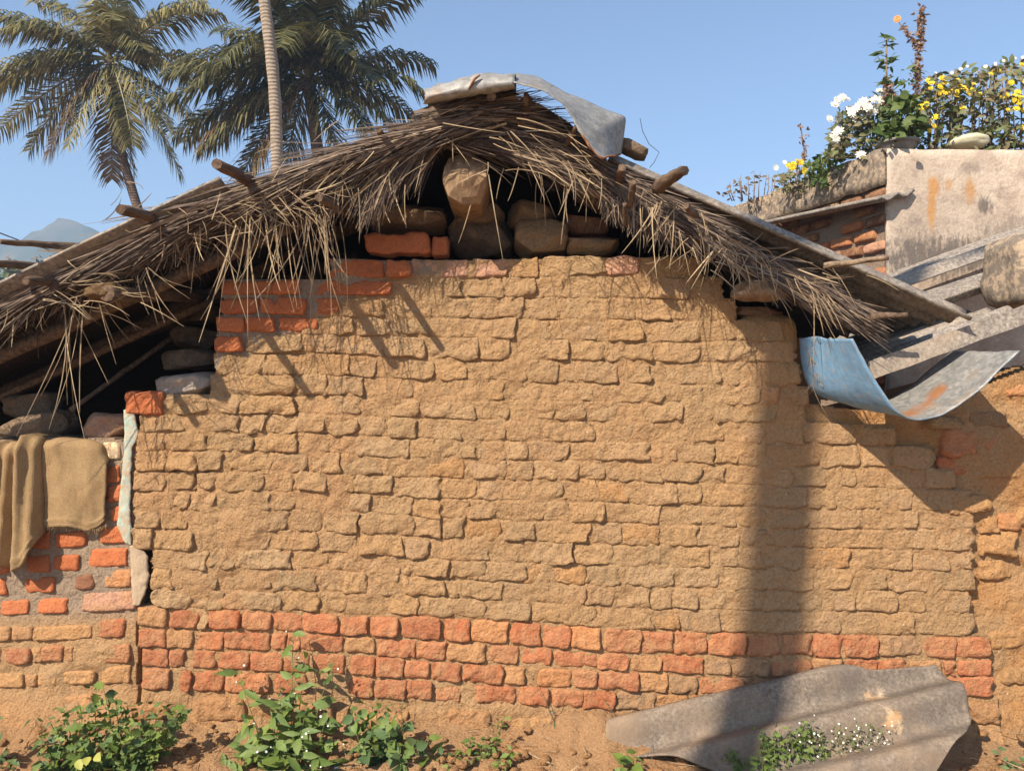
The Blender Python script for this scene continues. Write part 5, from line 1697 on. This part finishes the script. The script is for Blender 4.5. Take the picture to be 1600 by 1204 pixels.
def clods():
    acc = Acc()
    for i in range(260):
        x = rr.uniform(-2.3, 2.3); y = rr.uniform(-0.36, -0.02)
        zz = float(np.interp(y, [-0.6, -0.32, -0.12, 0.06], [-0.05, -0.045, 0.0, 0.09])) + 0.012
        s = rr.choice([0.012, 0.016, 0.02, 0.03, 0.045])
        V, Fc = blob_geo((s * rr.uniform(1, 1.7), s, s * .8), 600 + i, 2.8, 0.2, 2)
        Rz = np.array(Matrix.Rotation(rr.uniform(0, 3), 3, 'Z') @ Matrix.Rotation(rr.uniform(-.5, .5), 3, 'X'))
        acc.add(V @ Rz.T + np.array((x, y, zz)), Fc)
    o = acc.build('soil_clods', SOIL, None, True)
    at = o.data.color_attributes.new('tint', 'FLOAT_COLOR', 'POINT')
    at.data.foreach_set('color', np.tile(np.array((0.43, 0.25, 0.12, 1), np.float32), len(acc.V)))
    tag(o, None, None, None, 'stuff')
clods()
def litter():
    L_ = Straw()
    n = 170
    x = rng.uniform(-2.2, 2.2, n); y = rng.uniform(-0.36, -0.02, n)
    z = np.interp(y, [-0.6, -0.32, -0.12, 0.06], [-0.05, -0.045, 0.0, 0.09]) + rng.uniform(0.012, 0.035, n)
    a = rng.uniform(0, 6.3, n)
    L_.add(np.stack([x, y, z], -1), np.stack([np.cos(a), np.sin(a) * .5, rng.normal(0, .12, n)], -1), rng.uniform(0.03, 0.14, n), np.zeros(n), rng.uniform(0.002, 0.005, n), curl=0.2)
    L_.build('straw_litter', STRAW_PALE, None)
litter()

# ------------------------------------------------------------------ fallen corrugated sheet
def lean():
    a = P(948, 1128, -0.05); b = P(1474, 1002, -0.05)          # top edge on the wall
    u = (b - a); L = u.length; u = u.normalized()
    down = P(935, 1212, -0.24) - P(942, 1128, -0.05)
    v = (down - u * down.dot(u)); VL = 0.50; v.normalize()
    n = u.cross(v); 
    if n.y > 0: n = -n
    VL = 0.52
    nu, nv = 110, 80
    rows = []
    for i in range(nu):
        s = i / (nu - 1)
        row = []
        for j in range(nv):
            t = j / (nv - 1)
            # the top edge breaks off past the first ridge
            px_ = 948 + s * 524
            vt = float(np.interp(px_, [948, 955, 1318, 1336, 1368, 1472], [0.012, 0.0, 0.0, 0.022, 0.060, 0.088]))
            vt += 0.004 * float(fbm(s * 20, 0.3, 3, 4))
            vs = vt + (VL - vt) * t
            # the left end is broken off at a slant, the right end has lost its lower corner
            u0 = float(np.interp(vs, [0, 0.03, 0.08, 0.11, 0.14, 0.30, 0.42, 0.52], [0.0, 0.0, -0.02, -0.02, 0.03, 0.36, 0.60, 0.80])) + 0.014 * float(fbm(vs * 20, 6.2, 4, 6))
            u1 = L + float(np.interp(vs, [0, 0.09, 0.16, 0.26, 0.33, 0.40, 0.52], [-0.075, -0.075, -0.06, -0.065, -0.08, -0.16, -0.36])) + 0.010 * float(fbm(vs * 22, 2.2, 4, 6))
            us = u0 + (u1 - u0) * s
            h = 0.040 * math.cos(2 * math.pi * (vs - 0.03) / 0.20)
            sag = 0.010 * float(fbm(us * 2.5, vs * 2.5, 3, 14)) + 0.0015 * float(fbm(us * 24, vs * 24, 2, 15))
            row.append(tuple(a + u * us + v * vs + n * (h + sag)))
        rows.append(row)
    return grid_solid('corrugated_sheet', np.array(rows), 0.008, ASB_LEAN, None, direction=(0, -1, 0.3))
o = lean()
tag(o, 'broken grey corrugated cement sheet leaning against the foot of the wall', 'corrugated sheet')

# ------------------------------------------------------------------ roof garden
def pt_on_roof(px, py, y): return P(px, py, y)
potc = P(1403, 222, 2.12)
pot = tag(empty('flower_pot', (potc.x, potc.y, HT)), 'round grey basin with a dark rim on the corner of the plastered roof', 'flower pot')
def lathe(name, prof, c, mat, parent, seg=28):
    V = []; Fc = []
    for (r, z) in prof:
        for k in range(seg):
            an = 2 * math.pi * k / seg
            V.append((c[0] + r * math.cos(an), c[1] + r * math.sin(an), c[2] + z))
    for i in range(len(prof) - 1):
        for k in range(seg):
            k2 = (k + 1) % seg
            Fc.append([i * seg + k, i * seg + k2, (i + 1) * seg + k2, (i + 1) * seg + k])
    o = link_mesh(name, V, Fc, mat, None)
    return world_child(o, parent)
lathe('basin', [(0.0, 0), (0.10, 0.0), (0.122, 0.06), (0.125, 0.066)], (potc.x, potc.y, HT), POT, pot)
lathe('rim', [(0.125, 0.062), (0.14, 0.064), (0.142, 0.082), (0.13, 0.084), (0.12, 0.06), (0.0, 0.055)], (potc.x, potc.y, HT), POT, pot)

def garden(name, label, cat, px0, px1, base_py, tops, y, n_leaf, mat, lsize, seed, flowers=(), stems=10, group=None, kind='oval', stem_mat=STEM_DRY):
    rr = random.Random(seed)
    b = P((px0 + px1) / 2, base_py, y)
    root = tag(empty(name, b), label, cat, group)
    acc = Acc()
    pts = []; ds = []; sz = []
    tx = [t[0] for t in tops]; ty = [t[1] for t in tops]
    for i in range(stems):
        x = rr.uniform(px0, px1)
        top = float(np.interp(x, tx, ty))
        bx = (px0 + px1) / 2 + (x - (px0 + px1) / 2) * 0.8
        yy = y + rr.uniform(-0.10, 0.12)
        V, Fc = tube_data([P(bx, base_py, y), P((bx + x) / 2 + rr.uniform(-3, 3), (base_py + top) / 2, yy), P(x, top + rr.uniform(-6, 8), yy)], [0.005, 0.004, 0.0025], 4)
        acc.add(V, Fc)
    world_child(acc.build('stem', stem_mat, None, True), root)
    for i in range(n_leaf):
        x = rr.uniform(px0 - 4, px1 + 4)
        top = float(np.interp(x, tx, ty))
        h = rr.random() ** 1.1
        py = base_py + (top - base_py) * h
        if float(fbm(x * 0.09, py * 0.09, 3, seed)) < -0.12 and rr.random() < 0.75: continue
        pts.append(P(x, py, y + rr.gauss(0, 0.10))); ds.append((rr.uniform(-1, 1), rr.uniform(-1, .5), rr.uniform(-.7, .7))); sz.append(lsize * rr.uniform(.6, 1.5))
    leaf_cloud('foliage', pts, ds, sz, kind, mat, root)
    for (m_, dbl, fs, lst) in flowers:
        me = flower_mesh(m_, 9, dbl)
        if m_ is PETAL_YEL and n_leaf > 600:
            lst = list(lst) + [(x_, float(np.interp(x_, tx, ty)) + rr.uniform(4, 75)) for x_ in [rr.uniform(px0, px1) for _ in range(5)]]
        for (fx, fy) in lst:
            add_flower(me, P(fx, fy, y - 0.14 + rr.uniform(-.04, .04)), fs * 1.15 * rr.uniform(.8, 1.25), root, rr)
    return root
# white chrysanthemums
wf = [(1308, 157), (1316, 153), (1323, 155), (1304, 164), (1330, 178), (1337, 170), (1344, 165), (1349, 160), (1355, 168), (1342, 174), (1365, 157), (1371, 154), (1377, 157), (1356, 181), (1309, 186), (1302, 212), (1308, 209), (1306, 217), (1310, 205), (1339, 188), (1376, 144), (1400, 156), (1410, 153), (1383, 188), (1345, 242), (1296, 186), (1328, 172), (1364, 172)]
garden('chrysanthemum', 'bush of white chrysanthemum flowers spilling over the sloping brick coping', 'flowering plant', 1300, 1378, 248, [(1296, 215), (1312, 168), (1330, 178), (1355, 160), (1380, 150)], 2.35, 900, LEAF_OLIVE, 0.05, 31, [(PETAL_WHITE, True, 0.032, wf)], 16)
garden('chrysanthemum', 'low green plant on the coping between the yellow cluster and the white flowers', 'plant', 1266, 1312, 292, [(1262, 262), (1285, 240), (1300, 215), (1318, 225)], 2.55, 420, LEAF_ISL, 0.05, 32, (), 8, stem_mat=STEM)
garden('marigold', 'small plant with one pale yellow flower cluster far left on the coping', 'flowering plant', 1222, 1262, 300, [(1215, 285), (1235, 262), (1245, 252), (1265, 275)], 2.9, 320, LEAF_OLIVE, 0.045, 33, [(PETAL_YEL, True, 0.032, [(1232, 259), (1240, 256), (1246, 252), (1251, 254), (1238, 262), (1257, 267)]), (PETAL_WHITE, False, 0.02, [(1226, 254), (1212, 262)])], 8)
garden('dry_plant', 'thin pinkish dry twigs at the far left end of the coping', 'plant', 1128, 1222, 314, [(1120, 300), (1150, 280), (1180, 268), (1200, 278), (1230, 262)], 3.3, 130, LEAF_DRY, 0.04, 34, (), 14)
garden('potted_plant', 'bright green leafy plant growing out of the grey basin', 'potted plant', 1376, 1434, 214, [(1372, 178), (1395, 152), (1420, 148), (1438, 165)], 2.12, 500, LEAF_ISL, 0.06, 35, (), 10, stem_mat=STEM, kind='round')
# tall spikes
def spike(label, base, path, y, tiers, mat, seed, seeds=None, lsize=0.09, name='amaranth'):
    rr = random.Random(seed)
    root = tag(empty(name, P(*base, y)), label, 'plant')
    pts = [P(x, yy, y) for x, yy in path]
    w = tube('stem', pts, [0.006] * len(pts), STEM_DRY, None, 5); world_child(w, root)
    P_, D_, S2 = [], [], []
    for (px, py, n, sp) in tiers:
        for i in range(n):
            P_.append(P(px + rr.gauss(0, sp), py + rr.gauss(0, 3), y + rr.gauss(0, .02)))
            an = rr.uniform(0, 2 * math.pi)
            D_.append((math.cos(an), math.sin(an) * .6 - .2, rr.uniform(-.3, .3))); S2.append(lsize * rr.uniform(.6, 1.2))
    if P_: leaf_cloud('foliage', P_, D_, S2, 'lance' if lsize > .05 else 'oval', mat, root)
    if seeds:
        P_, D_, S2 = [], [], []
        for (x0, y0, x1, y1, n, sp) in seeds:
            for i in range(n):
                t = rr.random()
                P_.append(P(x0 + (x1 - x0) * t + rr.gauss(0, sp), y0 + (y1 - y0) * t, y + rr.gauss(0, .015)))
                D_.append((rr.uniform(-1, 1), rr.uniform(-1, .3), rr.uniform(-1, .4))); S2.append(0.03 * rr.uniform(.6, 1.4))
        leaf_cloud('seed_head', P_, D_, S2, 'oval', AMARANTH, root)
    return root
spike('tall plant with dark green leaf tiers and a brown seed spike, above the grey basin', (1392, 214), [(1392, 214), (1387, 160), (1385, 110), (1385, 60)], 2.15,
      [(1385, 60, 9, 3), (1382, 72, 10, 4), (1383, 88, 12, 5), (1384, 96, 10, 5), (1380, 104, 6, 5), (1386, 125, 8, 5), (1398, 130, 10, 6), (1415, 128, 6, 8), (1420, 112, 6, 4)], LEAF_ISL, 41,
      [(1385, 118, 1388, 176, 170, 2.4), (1398, 142, 1398, 156, 24, 1.5)], 0.075)
sp2 = spike('tallest dry brown amaranth spike with a side branch, between the basin and the yellow flowers', (1431, 214), [(1431, 214), (1433, 140), (1436, 70), (1441, 14)], 2.2,
      [(1425, 110, 6, 4), (1418, 130, 6, 4), (1440, 112, 4, 3)], LEAF_ISL, 42, [(1441, 10, 1436, 66, 190, 2.2), (1436, 66, 1431, 150, 260, 2.6), (1410, 38, 1428, 70, 60, 1.8), (1428, 16, 1434, 34, 10, .8)], 0.06)
add_flower(flower_mesh(PETAL_ORANGE, 9, True), P(1402, 30, 2.2), 0.03, sp2, random.Random(2))
tb = tube('stem', [P(1434, 80, 2.2), P(1425, 62, 2.2), P(1408, 40, 2.2), P(1402, 31, 2.2)], 0.003, STEM_DRY, None, 4); world_child(tb, sp2)
spike('thin dry stalk with two round seed heads standing above the yellow cluster', (1256, 262), [(1256, 262), (1256, 235), (1252, 205), (1250, 198)], 2.9, [], LEAF_DRY, 43, [(1254, 215, 1257, 255, 40, 1.6), (1250, 196, 1250, 199, 8, 1), (1263, 200, 1263, 203, 8, 1), (1263, 203, 1258, 228, 8, .6)], 0.04, 'dry_stalk')
# yellow flowering hedge along the roof: three plants
yf = [(1447, 163), (1439, 172), (1445, 166), (1453, 190), (1459, 197), (1452, 204), (1448, 192), (1460, 155), (1476, 143), (1484, 141), (1480, 146), (1472, 122), (1455, 130), (1450, 126), (1468, 146), (1454, 138)]
yf2 = [(1504, 137), (1508, 140), (1499, 134), (1553, 112), (1548, 116), (1534, 120), (1530, 148), (1495, 150), (1520, 140), (1474, 170)]
yf3 = [(1580, 129), (1566, 152), (1584, 150), (1590, 145), (1585, 158), (1592, 160), (1598, 172), (1598, 200), (1573, 149), (1595, 152), (1597, 102), (1588, 170), (1575, 172), (1560, 110)]
wf2 = [(1555, 100), (1568, 95), (1586, 91), (1598, 90), (1501, 108), (1511, 104), (1462, 114), (1487, 114), (1524, 113), (1540, 104)]
Gy = 'yellow flowering bushes along the roof'
garden('marigold', 'dusty bush of yellow flowers on the roof, next right of the basin', 'flowering plant', 1436, 1496, 242, [(1432, 150), (1450, 120), (1470, 112), (1495, 118)], 2.3, 760, LEAF_OLIVE, 0.05, 51, [(PETAL_YEL, True, 0.022, yf), (PETAL_WHITE, False, 0.012, wf2[6:8])], 14, Gy)
garden('marigold', 'sparser bush with few yellow flowers, middle one of the roof bushes', 'flowering plant', 1490, 1556, 242, [(1486, 120), (1505, 104), (1525, 115), (1560, 104)], 2.35, 820, LEAF_OLIVE, 0.05, 52, [(PETAL_YEL, True, 0.02, yf2), (PETAL_WHITE, False, 0.012, wf2[4:6] + wf2[8:])], 14, Gy)
garden('marigold', 'bush with bright yellow flowers at the right edge of the roof', 'flowering plant', 1552, 1640, 242, [(1545, 104), (1570, 98), (1600, 92), (1640, 95)], 2.3, 1000, LEAF_OLIVE, 0.05, 53, [(PETAL_YEL, True, 0.022, yf3), (PETAL_WHITE, False, 0.012, wf2[:4])], 16, Gy)
# pale sack lying on the parapet
o = blob('plant_bag', P(1513, 222, 2.16), (0.27, 0.2, 0.10), 66, BAG, None, 2.4, 0.12)
tag(o, 'pale crumpled bag of soil lying on the parapet below the yellow flowers', 'bag')

# ------------------------------------------------------------------ palms
def frond(name, base, d0, L, g, mat, parent, seed, leaflet=0.95, n=84, sides=(1, -1)):
    rr = random.Random(seed)
    d0 = Vector(d0).normalized()
    N = 26
    pts = [Vector(base)]
    dirs = [d0]
    for i in range(N):
        t = (i + 1) / N
        d = (d0 + Vector((0, 0, -1)) * g * t ** 1.3).normalized()
        dirs.append(d)
        pts.append(pts[-1] + d * L / N)
    V, Fc = tube_data(pts[::2], [0.035 * (1 - 0.85 * i / (len(pts[::2]) - 1)) for i in range(len(pts[::2]))], 4)
    acc = Acc(); acc.add(V, Fc)
    for k in range(n):
        t = 0.10 + 0.90 * k / (n - 1)
        f = t * N; i0 = min(int(f), N - 1)
        p = pts[i0].lerp(pts[i0 + 1], f - i0); d = dirs[i0]
        sd = d.cross(Vector((0, 0, 1)))
        if sd.length < 0.12: sd = d.cross(Vector((0.4, 1, 0)))
        sd.normalize()
        up = sd.cross(d).normalized()
        ll = leaflet * (0.35 + 0.65 * math.sin(math.pi * min(1, 0.12 + t * 0.86)) ** 0.7) * rr.uniform(.85, 1.1)
        for s in sides:
            if rr.random() < 0.04: continue
            q = (sd * s * rr.uniform(.75, 1.05) + d * rr.uniform(0.45, 0.75) + up * rr.uniform(-0.15, 0.35)).normalized()
            a = p; w = rr.uniform(0.02, 0.034)
            gdir = Vector((0, 0, -1))
            m1 = a + q * ll * 0.45 + gdir * ll * 0.06
            q2 = (q + gdir * rr.uniform(0.7, 1.7)).normalized()
            e = m1 + q2 * ll * 0.55
            wv = d * w
            acc.add([a - wv * .6, a + wv * .6, m1 + wv, m1 - wv, e], [[0, 1, 2, 3], [3, 2, 4]])
    o = acc.build(name, mat, None, False)
    return world_child(o, parent)

def palm(label, cx, cy, y, trunk_px, fronds, mat, tmat, seed, trunk_r=0.13, dry=(), nuts=True):
    rr = random.Random(seed)
    base = P(trunk_px[-1][0], trunk_px[-1][1], y)
    root = tag(empty('palm_tree', (base.x, base.y, -0.05)), label, 'palm tree', 'coconut palms behind the house')
    pts = []
    tp = np.array(trunk_px, float)
    cum = np.concatenate([[0], np.cumsum(np.linalg.norm(np.diff(tp, axis=0), axis=1))])
    for t in np.linspace(0, 1, 40):
        s = t * cum[-1]
        pts.append(P(np.interp(s, cum, tp[:, 0]), np.interp(s, cum, tp[:, 1]), y))
    rad = [trunk_r * (0.9 + 0.25 * i / 39) * (1 + 0.05 * math.sin(i * 2.9)) for i in range(40)]
    t = tube('trunk', pts, rad, tmat, None, 12, 0.06, seed); world_child(t, root)
    c = P(cx, cy, y)
    for i, (ang, dep, L, g) in enumerate(fronds):
        a = math.radians(ang)
        d = Vector((math.cos(a), dep, math.sin(a)))
        m_ = PALM_DRY if i in dry else mat
        frond('frond', c + Vector((rr.uniform(-.08, .08), rr.uniform(-.08, .08), rr.uniform(-.1, .1))), d, L, g, m_, root, seed * 100 + i)
    return root
fr1 = [(150, -.3, 3.6, .75), (165, .2, 3.4, .8), (120, .1, 3.0, .9), (100, .3, 3.0, .4), (80, -.1, 3.0, .5), (60, .3, 3.0, .7), (40, -.2, 3.4, .85), (20, .2, 3.0, .9), (5, -.4, 3.0, .9),
       (190, -.3, 3.4, .6), (200, .1, 3.6, .45), (-20, -.2, 3.2, .8), (-35, -.4, 3.0, .9), (-60, -.4, 2.8, 1.0), (-75, .1, 3.0, .8), (235, -.3, 3.0, .8), (250, -.5, 2.7, .9), (218, -.1, 3.2, .9), (-50, .3, 3.2, .9),
       (140, -.6, 2.6, 1.2), (30, -.8, 2.4, 1.3), (265, .2, 3.0, .6), (175, -.5, 3.2, 1.1), (70, -.6, 2.4, 1.5)]
palm('coconut palm with a thin dark leaning trunk and a full crown, left of the others', 172, 92, 17.0, [(172, 95), (178, 170), (192, 250), (215, 325), (250, 430), (300, 715)], fr1, PALM_LEAF, TRUNK_DARK, 1, 0.115, dry=(15, 21))
fr2 = [(a_, d_, l_ * 0.88, g_ * 1.15) for a_, d_, l_, g_ in [(165, -.2, 3.6, .5), (150, .1, 3.6, .7), (130, .3, 3.6, .6), (110, -.1, 3.6, .5), (95, .2, 3.8, .5), (80, -.3, 3.6, .5), (65, .2, 3.8, .5), (50, -.2, 3.6, .6), (35, .2, 3.4, .7), (20, -.2, 3.2, .9), (5, .2, 3.0, .8), (-10, -.3, 2.8, .9),
       (178, -.4, 3.8, .7), (190, .1, 3.2, .9), (205, -.3, 3.4, .7), (220, .2, 3.2, .8), (235, -.3, 3.0, .8), (-30, -.5, 2.6, .8), (250, .1, 2.8, .8), (-60, -.2, 2.6, .7), (90, -.9, 3.2, 1.6), (120, -.8, 3.2, 1.6), (60, -.8, 3.2, 1.6), (150, -.7, 3.2, 1.4), (30, -.7, 3.0, 1.4), (105, -.6, 3.4, 1.0), (75, -.6, 3.4, 1.0), (195, -.2, 3.6, .5), (212, -.4, 3.4, .5), (185, .2, 3.8, .6)]]
palm('broad dark coconut palm whose crown rises just behind the thatch', 482, 124, 14.5, [(482, 126), (494, 220), (520, 400), (524, 720)], fr2, PALM_DARK, TRUNK_DARK, 2, 0.14, dry=(14, 16))
fr3 = [(a, (-1) ** i * .3, 3.0, .5) for i, a in enumerate([170, 140, 110, 80, 50, 20, 0, 185, 95, 65])]
palm('bare pale grey palm trunk crossing the dark palm, its crown above the picture', 380, -420, 11.0, [(380, -420), (396, -200), (411, -20), (424, 90), (431, 170), (433, 260), (436, 400), (440, 715)], fr3, PALM_LEAF, TRUNK_PALE, 3, 0.104)

# small far trees by the foot of the hill
def far_tree(label, px, py_top, py_base, y, w, mat, seed, n=700, cat='tree'):
    rr = random.Random(seed)
    b = P(px, 602, y); b.z = -0.06
    root = tag(empty('tree', b), label, cat)
    top = P(px, py_top, y).z; h = top + 0.06
    tr = tube('trunk', [b, b + Vector((0.2, 0, h * .5)), b + Vector((0, 0, h * .85))], [0.25, 0.18, 0.06], TRUNK_DARK, None, 6); world_child(tr, root)
    pts = []; ds = []; ss = []
    W = w * (D + y) / F
    cl = [(rr.gauss(0, W * .3), rr.gauss(0, W * .3), h * rr.uniform(.45, .97), W * rr.uniform(.18, .34)) for _ in range(16)]
    for i in range(n):
        cx, cy, cz, r = rr.choice(cl)
        pts.append(b + Vector((cx + rr.gauss(0, r * .6), cy + rr.gauss(0, r * .6), cz + rr.gauss(0, r * .45))))
        ds.append((rr.uniform(-1, 1), rr.uniform(-1, 1), rr.uniform(-.5, .8))); ss.append(rr.uniform(.25, .5))
    leaf_cloud('crown', pts, ds, ss, 'oval', mat, root)
far_tree('hazy half bare tree below the distant hill, behind the roof poles', 55, 395, 600, 45, 60, LEAF_DRY, 71, n=1600)
far_tree('small green tree at the left edge behind the eave', -2, 412, 600, 40, 34, LEAF_ISL, 72)

# thin power line at the far left
pl = [P(-30, 352, 6.0) + (P(125, 400, 10.0) - P(-30, 352, 6.0)) * (i / 10) + Vector((0, 0, -0.05 * math.sin(i / 10 * math.pi))) for i in range(11)]
tag(tube('power_line', pl, 0.008, WIRE, None, 5), 'thin black power line crossing the sky above the left eave', 'wire')

# ------------------------------------------------------------------ the pole whose shadow falls on the wall
def shadow_pole():
    t = 5.6
    s = SUN / SUN.y
    def back(px, py): return P(px, py, 0) - s * t
    hi = back(1238, 560); lo = back(1204, 1060)
    d = (lo - hi) / (hi.z - lo.z)
    base = hi + d * (hi.z + 0.06); top = hi - d * 2.2
    root = tag(empty('utility_pole', base), 'tall grey pole throwing the broad upright shadow on the mud wall', 'utility pole')
    pts = lerp_path(base, top, 20)
    o = tube('shaft', pts, [0.122 - 0.02 * i / 19 for i in range(20)], CONCRETE, None, 12); world_child(o, root)
    a = Acc(); a.box(top - Vector((0, 0, 0.25)), (1.1, 0.07, 0.08)); world_child(a.build('crossarm', WOOD_DARK, None), root)
shadow_pole()
